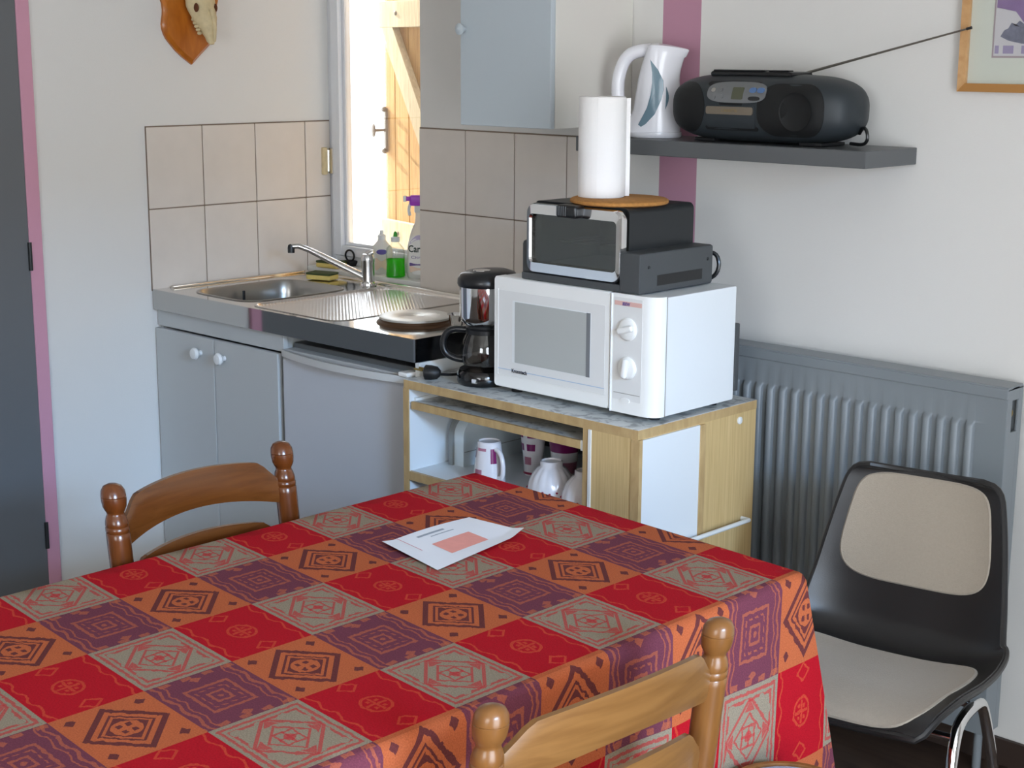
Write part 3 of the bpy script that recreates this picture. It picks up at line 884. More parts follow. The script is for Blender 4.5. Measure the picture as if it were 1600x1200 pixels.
def conic_patch(t, prof, a0, a1, z0, z1, mat, name='printed_band', label=None, off=.0008):
    def rr(z):
        for (r0, h0), (r1, h1) in zip(prof, prof[1:]):
            if h0 <= z <= h1: return r0 + (r1 - r0) * (z - h0) / (h1 - h0)
        return prof[-1][0]
    n = max(3, int(abs(a1 - a0) / 8))
    def f(u, v):
        a = rad(a0 + (a1 - a0) * u); z = z0 + (z1 - z0) * v; q = rr(z) + off
        return (q * cos(a), q * sin(a), z)
    return part(name, MB().grid(n, 4, f), mat, t, label)


mp_ = [(.040, .010), (.036, .055), (.030, .098), (.029, .108)]
conic_patch(mg, mp_, -155, -35, .012, .016, 'ceramic_purple')
conic_patch(mg, mp_, -145, -115, .070, .096, 'ceramic_purple')
conic_patch(mg, mp_, -110, -75, .022, .044, 'flower_print', 'printed_flower')
conic_patch(mg, mp_, -40, -15, .060, .096, 'ceramic_purple')
conic_patch(mg, mp_, -105, -60, .090, .097, 'flower_print')

tg = thing('tall_mug', 'tall white mug with purple squares in the back of the shelf', 'mug', (1.452, -.440, .569), 0, 'cups on the cabinet shelf')
tprof = [(.022, 0), (.024, .004), (.026, .05), (.034, .118), (.036, .128), (.033, .128), (.030, .11), (.02, .02)]
part('cup', cup_lathe(tprof), 'ceramic', tg)
tp2 = [(.024, .004), (.026, .05), (.034, .118), (.036, .128)]
for a0, z0, z1, m_ in ((-140, .100, .124, 'ceramic_purple'), (-75, .100, .124, 'ceramic_purple'), (-140, .066, .084, 'ceramic_purple'), (-80, .066, .084, 'ceramic_purple'), (-100, .030, .05, 'flower_print')):
    conic_patch(tg, tp2, a0, a0 + 42, z0, z1, m_, 'printed_square')
conic_patch(tg, tp2, -170, 10, .004, .010, 'dot_red')
pg = thing('banded_mug', 'white mug with a wide purple band behind the ribbed bowls', 'mug', (1.540, -.420, .569), 0, 'cups on the cabinet shelf')
pprof = [(.026, 0), (.028, .004), (.034, .06), (.040, .110), (.041, .122), (.038, .122), (.034, .10), (.02, .02)]
part('cup', cup_lathe(pprof), 'ceramic', pg)
conic_patch(pg, [(.028, .004), (.034, .06), (.040, .110), (.041, .122)], -180, 20, .075, .112, 'ceramic_purple', label='wide purple band')
conic_patch(pg, [(.028, .004), (.034, .06), (.040, .110), (.041, .122)], -180, 20, .020, .050, 'flower_print')


def bowl(loc, label):
    t = thing('bowl', label, 'bowl', loc, 0, 'ribbed bowls upside down on the cabinet shelf')
    rings = []
    for r, z, amp in ((.056, 0, 0), (.058, .004, 0), (.058, .016, .0), (.0568, .027, .012), (.054, .040, .035), (.046, .058, .055), (.034, .073, .05), (.027, .078, 0), (.027, .089, 0), (.024, .091, 0), (.023, .087, 0)):
        rings.append([(r * (1 + amp * (abs(cos(7 * a)) - .6)) * cos(a), r * (1 + amp * (abs(cos(7 * a)) - .6)) * sin(a), z) for a in [2 * pi * k / 84 for k in range(84)]])
    part('bowl_body', MB().loft(rings), 'ceramic', t, ang=60)
    mb = MB()
    for k in range(21):
        a = 2 * pi * k / 21
        mb.sphere((.0576 * cos(a), .0576 * sin(a), .022 + (.003 if k % 2 else 0)), .0030, 5, (1, 1, .8))
    d = part('dot_border', mb, 'dot_red', t, 'border of dark red dots')
    d['kind'] = 'stuff'


bowl((1.625, -.560, .569), 'white ribbed bowl upside down, beside the white mug')
bowl((1.742, -.568, .569), 'white ribbed bowl upside down, next to the cabinet divider')

# coffee maker
cm = thing('coffee_maker', 'black and chrome filter coffee maker left of the microwave', 'coffee maker', (1.362, -.524, tZ), rad(6))
part('base', MB().loft([[(a * cos(2 * pi * k / 36), b_ * sin(2 * pi * k / 36) + .02, z) for k in range(36)] for a, b_, z in ((.070, .088, 0), (.074, .092, .006), (.074, .092, .028), (.068, .086, .036), (.058, .07, .038))]), 'black_gloss', cm)
part('column', MB().box(-.055, .055, .045, .100, .03, .262, .012), 'black_plastic', cm)
fh = part('filter_housing', MB().lathe([(.050, .150), (.060, .160), (.0625, .170), (.0625, .246)], n=40), 'chrome', cm, 'polished chrome filter housing')
part('lid', MB().loft([[(a * cos(2 * pi * k / 36), a * (1.0 if sin(2 * pi * k / 36) < 0 else 1.55) * sin(2 * pi * k / 36), z) for k in range(36)] for a, z in ((.0655, .244), (.068, .250), (.067, .262), (.060, .274), (.045, .281), (.02, .284))]), 'black_plastic', cm)
part('lid_badge', MB().lathe([(.022, .2815), (.021, .284), (.002, .285)], (.0, -.012, 0), n=24), 'chrome', cm)
cf = part('carafe', MB().lathe([(.040, .040), (.052, .046), (.059, .065), (.060, .085), (.054, .110), (.044, .130), (.043, .138)], n=36), 'carafe_glass', cm, 'glass coffee jug')
part('carafe_lid', MB().lathe([(.046, .134), (.048, .142), (.044, .150), (.01, .152)], n=30), 'black_plastic', cf)
part('carafe_band', MB().lathe([(.0455, .126), (.047, .126), (.047, .136), (.0455, .136)], n=30), 'black_plastic', cf)
part('carafe_handle', MB().tube([(-.040, -.020, .132), (-.078, -.042, .134), (-.094, -.052, .105), (-.090, -.050, .072), (-.066, -.036, .058), (-.044, -.024, .056)], .0085, 10, smooth=2), 'black_plastic', cf)
cd = part('cord', MB().tube([(-.03, .09, .010), (-.085, .07, .008), (-.088, -.02, .010), (-.10, -.055, .016)], .0035, 8, smooth=2), 'plug_black', cm)
pl = part('plug', MB().lathe([(.008, -.024), (.016, -.016), (.019, .0), (.019, .014), (.014, .017)], n=18).xf(Matrix.Translation((-.118, -.068, .020)) @ Matrix.Rotation(rad(-90), 4, 'Y') @ Matrix.Rotation(rad(25), 4, 'X')), 'plug_black', cd, 'black mains plug')
for dy_ in (-.009, .009):
    part('plug_pin', MB().tube([(-.118 - .020, -.068 + dy_, .024), (-.118 - .044, -.068 + dy_ - .004, .026)], .0028, 8), 'brass', cd, 'brass plug pin')
part('switch', MB().box(.020, .036, -.077, -.070, .012, .024, .002), 'chrome', cm)

single('steel_cup', MB().lathe([(.016, 0), (.018, .002), (.024, .022), (.028, .034), (.0285, .035), (.0275, .034), (.022, .020), (.015, .004)], n=24), 'steel_bright',
       'small shiny steel cup on the worktop behind the coffee jug handle', 'cup', loc=(1.135, -.398, .9012))

# microwave
mX0, mX1, mF, mB_, mZ0, mZ1 = 1.447, 1.950, -.577, -.285, tZ + .012, 1.088
mw = thing('microwave', 'white microwave oven with two round dials on the marbled cabinet top', 'microwave', ((mX0 + mX1) / 2, (mF + mB_) / 2, tZ))
part('casing', MB().box(mX0 + .004, mX1 - .001, mF + .030, mB_, mZ0, mZ1 - .001, .004), 'appl_white2', mw, world=True)
# front fascia: door on the left, rounded control column on the right
out = rrect(mX0, 1.8135, mZ0 + .002, mZ1, .008, 4)
door = part('door', MB().loft([[(u, mF + .031, v) for u, v in out], [(u, mF + .003, v) for u, v in out], [(1.63 + (u - 1.63) * .992, mF, .952 + (v - .952) * .985) for u, v in out]]), 'appl_white', mw, world=True)
part('door_panel', MB().prism(rrect(1.462, 1.800, mZ0 + .034, mZ1 - .032, .003), lambda u, v: (u, mF - .0005, v), lambda u, v: (u, mF + .002, v)), 'appl_grey', door, world=True)
part('door_rim', MB().box(1.461, 1.801, mF - .0015, mF + .001, mZ0 + .0320, mZ0 + .0335).box(1.4595, 1.462, mF - .0015, mF + .001, mZ0 + .032, mZ1 - .030), 'appl_white', door, world=True)
part('window_reveal', MB().prism(rrect(1.509, 1.757, .884, 1.034, .002), lambda u, v: (u, mF - .0009, v), lambda u, v: (u, mF + .001, v)), 'appl_white2', door, world=True)
part('window_screen', MB().prism(rrect(1.518, 1.750, .885, 1.032, .002), lambda u, v: (u, mF - .0016, v), lambda u, v: (u, mF + .001, v)), 'mw_window', door, 'grey mesh window', world=True)
part('window_edge', MB().box(1.745, 1.7565, mF - .0020, mF, .884, 1.033), 'mw_window_side', door, world=True)
part('pinstripe', MB().box(1.462, 1.800, mF - .0012, mF, mZ0 + .047, mZ0 + .0485), 'mw_line', door, world=True)
to_mw = mat_of(mw).inverted()
text_mesh('Kronntech', .013, 'text_black', door, lambda x, y: to_mw @ Vector((1.508 + x, mF - .0016, mZ0 + .043 + y)), bold=.0004, width=.05)
part('door_seam', MB().box(1.8135, 1.8175, mF + .004, mF + .032, mZ0 + .001, mZ1), 'seam', mw, world=True)
out = [(1.8175, mF), (1.908, mF)] + [(1.908 + .040 * sin(rad(90 * k / 8)), mF + .034 * (1 - cos(rad(90 * k / 8)))) for k in range(1, 9)] + [(1.8175, mF + .034)]
cp_ = part('control_column', MB().prism(out, lambda u, v: (u, v, mZ0), lambda u, v: (u, v, mZ1)), 'appl_white', mw, world=True, ang=50)
part('column_ridge', MB().box(1.8175, 1.8215, mF - .003, mF + .01, mZ0, mZ1, .001, 1), 'appl_white2', cp_, world=True)
part('control_panel', MB().prism(rrect(1.826, 1.908, mZ0 + .030, mZ1 - .008, .002), lambda u, v: (u, mF - .0008, v), lambda u, v: (u, mF + .001, v)), 'appl_grey', cp_, world=True)
part('red_strip', MB().prism(rrect(1.828, 1.906, 1.062, 1.072, .001), lambda u, v: (u, mF - .0014, v), lambda u, v: (u, mF, v)), 'mw_red', cp_, 'faded red strip', world=True)
text_mesh('800W', .011, 'text_purple', cp_, lambda x, y: to_mw @ Vector((1.851 + x, mF - .0020, 1.0625 + y)), bold=.0004, width=.022)
for kz, turn in ((1.010, 75), (.922, 8)):
    kn = part('dial', MB().lathe([(.026, 0), (.026, -.003), (.0235, -.006), (.021, -.0075), (.002, -.008)], (1.868, mF - .0005, kz), 'y', 32), 'appl_white', cp_, 'round white dial', world=True)
    part('dial_grip', MB().box(-.0075, .0075, -.012, 0, -.0225, .0225, .0055, 3).xf(Matrix.Translation((1.868, mF - .006, kz)) @ Matrix.Rotation(rad(turn), 4, 'Y')), 'appl_white', kn, world=True)
part('open_line', MB().box(1.829, 1.905, mF - .0014, mF, .862, .8632), 'seam', cp_, world=True)
part('open_button', MB().patch(superell(1.864, .847, .013, .006, 2.2, 20), lambda u, v: (u, mF - .003, v), nr=2, depth=(0, .003, 0)), 'appl_white', cp_, world=True)
part('side_seam', MB().box(mX1 - .003, mX1 - .0003, mF + .0335, mF + .0355, mZ0, mZ1 - .001), 'seam', mw, world=True)
part('rear_bumper', MB().box(mX1 - .06, mX1 + .002, mB_, mB_ + .014, mZ0 + .02, mZ1 - .09, .003), 'grey_plastic', mw, world=True)
for x, y in ((1.49, -.54), (1.91, -.53), (1.49, -.32), (1.91, -.32)):
    part('foot', MB().lathe([(.014, tZ), (.014, mZ0 + .002)], (x, y, 0), n=12), 'rubber', mw, world=True)

# toaster oven on top of it
oX0, oX1, oF, oB, oZ = 1.552, 1.838, -.562, -.318, mZ1
ov = thing('toaster_oven', 'black toaster oven with a chrome-framed glass door on the microwave', 'toaster oven', ((oX0 + oX1) / 2, (oF + oB) / 2, oZ))
bodyo = rrect(oX0 + .002, oX1 + .004, oZ + .018, oZ + .186, .014, 4)
hole = rrect(oX0 + .018, oX1 - .012, oZ + .040, oZ + .166, .006, 4)
part('casing', MB().loft([[(u, oF + .020, v) for u, v in hole], [(u, oF + .012, v) for u, v in bodyo], [(u, oB, v) for u, v in bodyo]], False, True), 'dark_metal', ov, world=True, ang=30)
part('oven_cavity', MB().loft([[(u, oF + .020, v) for u, v in hole], [(u, oB - .015, v) for u, v in hole]], False, True), 'dark_metal', ov, world=True)
part('wire_rack', MB().tube([(oX0 + .02, oF + .04, oZ + .092), (oX1 - .014, oF + .04, oZ + .092)], .0022, 6).tube([(oX0 + .02, oB - .04, oZ + .092), (oX1 - .014, oB - .04, oZ + .092)], .0022, 6), 'steel', ov, world=True)
rk = MB()
for k in range(9):
    x = oX0 + .035 + k * .028; rk.tube([(x, oF + .04, oZ + .092), (x, oB - .04, oZ + .092)], .0016, 6)
part('rack_bars', rk, 'steel', ov, world=True, kind='stuff')
fo = rrect(oX0 - .004, oX1, oZ + .020, oZ + .182, .022, 6)
fi = rrect(oX0 + .013, oX1 - .016, oZ + .046, oZ + .156, .010, 6)
sc = lambda o_, k: [((oX0 + oX1) / 2 + (u - (oX0 + oX1) / 2) * k, oZ + .101 + (v - oZ - .101) * k) for u, v in o_]
dr_ = part('door_frame', MB().loft([[(u, oF + .010, v) for u, v in fo], [(u, oF - .006, v) for u, v in fo], [(u, oF - .013, v) for u, v in sc(fo, .972)], [(u, oF - .015, v) for u, v in sc(fi, 1.035)], [(u, oF - .010, v) for u, v in fi], [(u, oF + .006, v) for u, v in fi], [(u, oF + .010, v) for u, v in fo]], False, False), 'chrome', ov, 'chrome door frame', world=True)
part('door_glass', MB().prism(fi, lambda u, v: (u, oF - .004, v), lambda u, v: (u, oF - .001, v)), 'oven_glass', dr_, world=True)
part('door_handle', MB().box(1.668, 1.730, oF - .044, oF - .008, oZ + .158, oZ + .188, .008, 3), 'black_plastic', dr_, 'black grip handle', world=True)
gr = MB()
for k in range(5): gr.box(1.673 + k * .0065, 1.676 + k * .0065, oF - .0455, oF - .036, oZ + .163, oZ + .185, .0008, 1)
part('grip_ribs', gr, 'grey_plastic', dr_, world=True, kind='stuff')
cr = part('base_cradle', MB().box(oX1 - .004, oX1 + .056, oF - .012, oB + .012, oZ + .001, oZ + .092, .006).box(oX0 - .034, oX0 + .004, oF + .004, oB + .010, oZ + .001, oZ + .092, .010)
          .box(oX0 - .02, oX1 + .02, oF - .010, oB + .010, oZ + .001, oZ + .018, .003), 'grey_plastic', ov, 'dark grey plastic base cradle', world=True)
for y in (oF + .02, oB - .01): part('screw', MB().lathe([(.004, 0), (.003, .002)], (oX1 + .056, y, oZ + .060), 'x', 10), 'dark_metal', cr, world=True)
part('recess', MB().box(oX1 + .0555, oX1 + .0564, oF + .05, oB - .03, oZ + .016, oZ + .040), 'black_plastic', cr, world=True)
part('cord', MB().tube([(oX1 + .02, oB + .006, oZ + .070), (oX1 + .05, oB + .030, oZ + .072), (oX1 + .062, oB + .030, oZ + .04), (oX1 + .050, oB + .024, oZ + .012), (oX1 + .02, oB + .016, oZ + .008)], .005, 8, smooth=2), 'black_plastic', ov, world=True)

ck = single('cork_trivet', MB().lathe([(.108, 0), (.113, .003), (.113, .009), (.108, .012), (.01, .012)], n=48), 'cork', 'round cork trivet on top of the toaster oven', 'trivet', loc=(1.742, -.468, oZ + .187))
pt = thing('paper_towel_roll', 'white roll of kitchen paper standing on the cork trivet', 'paper towels', (1.695, -.478, oZ + .1995))
part('roll', MB().lathe([(.020, .2265), (.020, .001), (.0525, 0), (.054, .003), (.054, .225), (.0525, .227), (.020, .2265)], n=48, cap=False), 'paper_white', pt)
tail = [(.0545 * cos(rad(a)), .0545 * sin(rad(a))) for a in range(-60, 41, 10)] + [(.0445, .040), (.0475, .043)]
def tl(u, v):
    q = u * (len(tail) - 1); i_ = min(int(q), len(tail) - 2); f_ = q - i_
    x = tail[i_][0] + (tail[i_ + 1][0] - tail[i_][0]) * f_; y = tail[i_][1] + (tail[i_ + 1][1] - tail[i_][1]) * f_
    k = 1 + (.03 * max(0, u - .6) * (1 + .5 * sin(6 * v)))
    return (x * k, y * k, .002 + .222 * v)
part('loose_sheet', MB().grid(26, 8, tl), 'paper_white', pt)

# ================================================================== RADIATOR
ra = thing('radiator', 'dark grey ribbed panel radiator under the wall shelf', 'radiator', (2.1, -.06, .10))
rx0, rx1, rz0, rz1, ry = 1.66, 2.542, .10, .905, -.100
n = 25; pitch = .0353; x_first = 2.458 - 22 * pitch
mb = MB()
cols = []
x = rx0
xs = [rx0, x_first - .018]
for k in range(23):
    c0 = x_first + k * pitch
    xs += [c0 + q for q in (-.0108, -.0095, -.0075, -.004, 0, .004, .0075, .0095, .0108)]
xs += [rx1 - .04, rx1 - .004]
zs = [rz0, rz0 + .05, rz0 + .054, rz0 + .058, rz0 + .064, rz1 - .094, rz1 - .088, rz1 - .084, rz1 - .080, rz1 - .02]
def ridge(x, z):
    ph = (x - x_first) / pitch; k = round(ph); dx = abs(x - (x_first + k * pitch))
    if not 0 <= k <= 22: return 0
    r = .012 * sqrt(max(0, 1 - (dx / .0107) ** 2))
    t = min(1, max(0, (z - rz0 - .05) / .014)) * min(1, max(0, (rz1 - .080 - z) / .014))
    return r * t
V = [[mb.bm.verts.new((x, ry - ridge(x, z), z)) for z in zs] for x in xs]
for i in range(len(xs) - 1):
    for j in range(len(zs) - 1): mb.bm.faces.new((V[i][j], V[i + 1][j], V[i + 1][j + 1], V[i][j + 1]))
part('front_panel', mb, 'rad_grey', ra, 'ribbed front panel', world=True, ang=50)
part('top_rim', MB().box(rx0, rx1, ry - .004, ry + .004, rz1 - .024, rz1, .003).box(rx0, rx1, ry, -.030, rz1 - .006, rz1 + .003, .002), 'rad_grey', ra, world=True)
part('rear_panel', MB().box(rx0 + .01, rx1 - .01, -.042, -.034, rz0 + .01, rz1 - .03), 'rad_grey', ra, world=True)
part('side_cover', MB().box(rx1 - .006, rx1, ry, ry + .022, rz0, rz1, .002).box(rx1 - .006, rx1, -.05, -.030, rz0, rz1, .002).box(rx1 - .006, rx1, ry + .02, -.05, rz0, rz1 - .10).box(rx1 - .006, rx1, ry + .02, -.05, rz1 - .028, rz1), 'rad_grey', ra, world=True)
part('side_cover', MB().box(rx0, rx0 + .006, ry, -.030, rz0, rz1, .002), 'rad_grey', ra, world=True)
part('air_valve', MB().lathe([(.008, -.02), (.008, .004), (.004, .006)], (rx1 - .012, -.064, rz1 - .060), 'x', 12), 'brass', ra, 'brass air valve', world=True)
part('wall_bracket', MB().box(1.9, 1.93, -.034, -.001, .2, .85).box(2.3, 2.33, -.034, -.001, .2, .85), 'rad_grey', ra, world=True)
part('pipe', MB().tube([(rx1 - .03, -.065, rz0 + .01), (rx1 - .03, -.065, 0)], .010, 10), 'rad_grey', ra, world=True)

# ================================================================== PICTURE and PLAQUE
pc = thing('framed_picture', 'wooden framed lavender print hanging on the wall beside the shelf', 'picture', (2.53, 0, 1.53))
fx0, fx1, fz0, fz1 = 2.330, 2.74, 1.533, 2.10
fw = .018
part('frame_side', MB().prism([(fx0, fz0), (fx0 + fw, fz0 + fw), (fx0 + fw, fz1 - fw), (fx0, fz1)], lambda u, v: (u, -.022, v), lambda u, v: (u, -.001, v)), 'frame_wood', pc, world=True)
part('frame_side', MB().prism([(fx1, fz0), (fx1 - fw, fz0 + fw), (fx1 - fw, fz1 - fw), (fx1, fz1)], lambda u, v: (u, -.022, v), lambda u, v: (u, -.001, v)), 'frame_wood', pc, world=True)
part('frame_bottom', MB().prism([(fx0, fz0), (fx1, fz0), (fx1 - fw, fz0 + fw), (fx0 + fw, fz0 + fw)], lambda u, v: (u, -.022, v), lambda u, v: (u, -.001, v)), 'frame_wood_low', pc, world=True)
part('frame_top', MB().prism([(fx0, fz1), (fx1, fz1), (fx1 - fw, fz1 - fw), (fx0 + fw, fz1 - fw)], lambda u, v: (u, -.022, v), lambda u, v: (u, -.001, v)), 'frame_wood_low', pc, world=True)
part('mat_board', MB().box(fx0 + .01, fx1 - .01, -.010, -.006, fz0 + .01, fz1 - .01), 'mat_board', pc, world=True)
part('print_border', MB().box(2.402, 2.668, -.0112, -.0095, 1.606, 2.028), 'print_line', pc, world=True)
pp = part('print', MB().box(2.406, 2.664, -.0120, -.0105, 1.610, 2.024), 'print_paper', pc, world=True)
flat = lambda y: (lambda u, v: (u, y, v))
ppl = [(2.420, 1.651), (2.428, 1.664), (2.437, 1.668), (2.444, 1.680), (2.452, 1.674), (2.462, 1.684), (2.474, 1.676), (2.486, 1.688), (2.500, 1.678), (2.512, 1.686), (2.53, 1.670), (2.548, 1.664), (2.556, 1.646), (2.52, 1.634), (2.47, 1.636), (2.44, 1.642)]
part('printed_plant', MB().patch(ppl, flat(-.0128), nr=2, depth=(0, .001, 0)), 'print_plant', pp, world=True)
part('printed_field', MB().prism([(2.408, 1.712), (2.452, 1.703), (2.472, 1.680), (2.52, 1.690), (2.58, 1.705), (2.662, 1.71), (2.662, 1.80), (2.408, 1.80)], flat(-.0127), flat(-.0118)), 'print_purple', pp, world=True)
for u0, u1 in ((2.409, 2.418), (2.428, 2.452), (2.470, 2.49), (2.51, 2.54)):
    part('printed_block', MB().box(u0, u1, -.0128, -.0118, 1.615, 1.632), 'print_violet', pp, world=True)
part('glass', MB().box(fx0 + .02, fx1 - .02, -.0165, -.0150, fz0 + .02, fz1 - .02), 'picture_glass', pc, world=True)

pq = thing('trophy_plaque', 'varnished wooden shield with a small animal skull on the left wall', 'trophy', (0, -.428, 1.70))
L = [(-.430, 1.570), (-.465, 1.594), (-.485, 1.611), (-.505, 1.632), (-.517, 1.646), (-.524, 1.659), (-.529, 1.674), (-.5305, 1.688), (-.528, 1.702), (-.525, 1.716), (-.524, 1.730), (-.526, 1.747), (-.531, 1.762), (-.530, 1.80), (-.522, 1.83), (-.49, 1.845), (-.46, 1.842), (-.43, 1.852)]
Rr = [(-.40, 1.842), (-.37, 1.845), (-.336, 1.83), (-.328, 1.80), (-.326, 1.762), (-.332, 1.745), (-.335, 1.720), (-.334, 1.700), (-.335, 1.683), (-.340, 1.664), (-.346, 1.650), (-.357, 1.634), (-.375, 1.618), (-.40, 1.597)]
shield = L + Rr
cs_ = (-.43, 1.71)
sk = lambda k: [(cs_[0] + (u - cs_[0]) * k, cs_[1] + (v - cs_[1]) * k) for u, v in shield]
part('shield', MB().loft([[(.001, u, v) for u, v in shield], [(.010, u, v) for u, v in shield], [(.016, u, v) for u, v in sk(.93)], [(.020, u, v) for u, v in sk(.905)]]), 'plaque_wood', pq, world=True, ang=25)
# skull: lofted from braincase (top, at the wall) to the tip of the snout, which leans out and down
ax0, ax1 = Vector((.055, -.424, 1.815)), Vector((.112, -.421, 1.630))
T = (ax1 - ax0).normalized(); Wd = Vector((0, 1, 0)); Dp = Wd.cross(T).normalized()
if Dp.x < 0: Dp = -Dp
prof = [(0, .010, .012), (.05, .026, .028), (.16, .036, .036), (.28, .036, .034), (.36, .040, .030), (.44, .039, .027), (.52, .034, .027), (.60, .029, .028), (.70, .022, .027), (.79, .016, .021), (.87, .012, .013), (.94, .011, .010), (1.0, .006, .005)]
rings = []
for t, a, d in prof:
    a *= 1.28; d *= 1.12
    c_ = ax0.lerp(ax1, t) + Dp * (-.012 * (1 - t)) - Wd * .006
    ring = []
    for k in range(28):
        an_ = 2 * pi * k / 28
        p_ = c_ + Wd * (a * cos(an_)) + Dp * (d * sin(an_))
        for sgn in (-1, 1):          # the eye sockets are hollows pressed into the sides
            s_ = ax0.lerp(ax1, .44) + Wd * (sgn * .043 - .006) + Dp * .006
            dd_ = (p_ - s_).length
            if dd_ < .024: p_ = p_ - Wd * (sgn * .019 * (1 - dd_ / .024))
        ring.append(p_)
    rings.append(ring)
skl = part('skull', MB().loft(rings), 'bone', pq, 'small pale animal skull', world=True, ang=60)
for sgn in (-1, 1):
    s_ = ax0.lerp(ax1, .44) + Wd * (sgn * .0335 - .006) + Dp * .009
    part('eye_socket', MB().sphere(s_, .0120, 8, (1, .35, 1.1)), 'bone_dark', skl, world=True)
    th_ = MB()
    for k in range(5):
        q = ax0.lerp(ax1, .58 + .055 * k) + Wd * (sgn * (.032 - .002 * k) - .006) - Dp * (.020 - .001 * k)
        th_.lathe([(.0052, -.004), (.0050, .006), (.0016, .011)], q, 'x', 8)
    part('tooth_row', th_, 'bone', skl, world=True, kind='stuff')
    q0 = ax0.lerp(ax1, .10) + Wd * (sgn * .02) + Dp * .02
    part('antler', MB().tube([q0, q0 + Vector((.012, sgn * .012, .07)), q0 + Vector((.03, sgn * .03, .15)), q0 + Vector((.05, sgn * .035, .20))], (.011, .003), 10, smooth=2), 'bone_dark', skl, world=True)
part('nasal_bone', MB().tube([ax0.lerp(ax1, .5) + Dp * .027, ax0.lerp(ax1, .75) + Dp * .026, ax0.lerp(ax1, .97) + Dp * .008], (.009, .004), 10, smooth=1), 'bone', skl, world=True)

# ================================================================== PLASTIC CHAIR
gc = thing('shell_chair', 'black plastic shell chair with beige fabric pads in front of the radiator', 'chair', (2.535, -.587, 0), rad(9))


def spline(P, t):
    n_ = len(P) - 1; q = max(0, min(n_ - 1e-6, t * n_)); i_ = int(q); f_ = q - i_
    g = lambda k: Vector(P[max(0, min(n_, k))])
    a, b_, c_, d_ = g(i_ - 1), g(i_), g(i_ + 1), g(i_ + 2)
    return .5 * ((2 * b_) + (c_ - a) * f_ + (2 * a - 5 * b_ + 4 * c_ - d_) * f_ ** 2 + (3 * b_ - a - 3 * c_ + d_) * f_ ** 3)


PROF = [(-.245, .385), (-.225, .408), (-.15, .418), (-.05, .408), (.05, .398), (.125, .400), (.170, .430), (.192, .50), (.208, .58), (.228, .66), (.246, .725), (.254, .752)]
HW = [.192, .214, .228, .234, .233, .227, .218, .207, .194, .180, .165, .152]


def shell_pt(s_, t, off=0.0):
    P = [(p[0], p[1], 0) for p in PROF]
    c_ = spline(P, t); d_ = spline(P, min(1, t + .01)) - spline(P, max(0, t - .01)); d_.normalize()
    nrm = Vector((-d_.y, d_.x, 0))                      # towards the sitter
    hw = spline([(h, 0, 0) for h in HW], t).x
    e = min(1, (1 - t) / .10); hw *= .80 + .20 * sqrt(max(0, 1 - (1 - e) ** 2))
    e = min(1, t / .07); hw *= .80 + .20 * sqrt(max(0, 1 - (1 - e) ** 2))
    lift = (.030 + .030 * math.exp(-((t - .52) / .16) ** 2)) * abs(s_) ** 3.0
    return Vector((s_ * hw, c_.x + nrm.x * (lift + off), c_.y + nrm.y * (lift + off)))


mb = MB()
mb.grid(28, 60, lambda u, v: shell_pt(2 * u - 1, v))
bmesh.ops.recalc_face_normals(mb.bm, faces=mb.bm.faces)
bmesh.ops.solidify(mb.bm, geom=list(mb.bm.faces), thickness=.007)
part('shell', mb, 'shell_black', gc, ang=50)
rimp = [(-1 + 2 * k / 16, 1.0) for k in range(17)] + [(1, 1 - k / 40) for k in range(1, 41)] + [(1 - 2 * k / 16, 0) for k in range(1, 17)] + [(-1, k / 40) for k in range(1, 40)]
part('rim', MB().tube([shell_pt(s_ * .998, t, -.003) for s_, t in rimp], .0075, 8, closed=True), 'shell_black', gc)
for nm, cs2, a, b_, lb_ in (('back_pad', (0, .806), .83, .140, 'beige fabric back pad'), ('seat_pad', (0, .225), .87, .185, 'beige fabric seat pad')):
    part(nm, MB().patch(superell(cs2[0], cs2[1], a, b_, 4.2, 64), lambda s_, t: shell_pt(s_, t, .0105), c=cs2, nr=14, depth=(0, 0, 0)), 'pad_beige', gc, lb_, ang=60)
    ol = superell(cs2[0], cs2[1], a, b_, 4.2, 64)
    part(nm.split('_')[0] + '_piping', MB().tube([shell_pt(s_, t, .006) for s_, t in ol], .0050, 6, closed=True), 'pad_beige', gc)
for sx in (-1, 1):
    X_ = sx * .203
    lg = part('leg_frame', MB().tube([(X_ + sx * .02, -.205, 0), (X_ + sx * .01, -.135, .22), (X_, -.095, .345), (X_, -.060, .372), (X_, .040, .372), (X_, .075, .345), (X_ + sx * .01, .12, .22), (X_ + sx * .02, .20, 0)], .0115, 14, smooth=2), 'chrome', gc, 'bent chrome tube leg frame')
    for y in (-.203, .198): part('foot', MB().lathe([(.014, 0), (.014, .03)], (X_ + sx * .02, y, 0), n=12), 'rubber', lg)
part('cross_bar', MB().tube([(-.20, -.092, .342), (.20, -.092, .342)], .008, 10).tube([(-.20, .06, .352), (.20, .06, .352)], .008, 10), 'chrome', gc)
part('seat_mount', MB().box(-.17, .17, -.08, .06, .372, .392, .004), 'shell_black', gc)

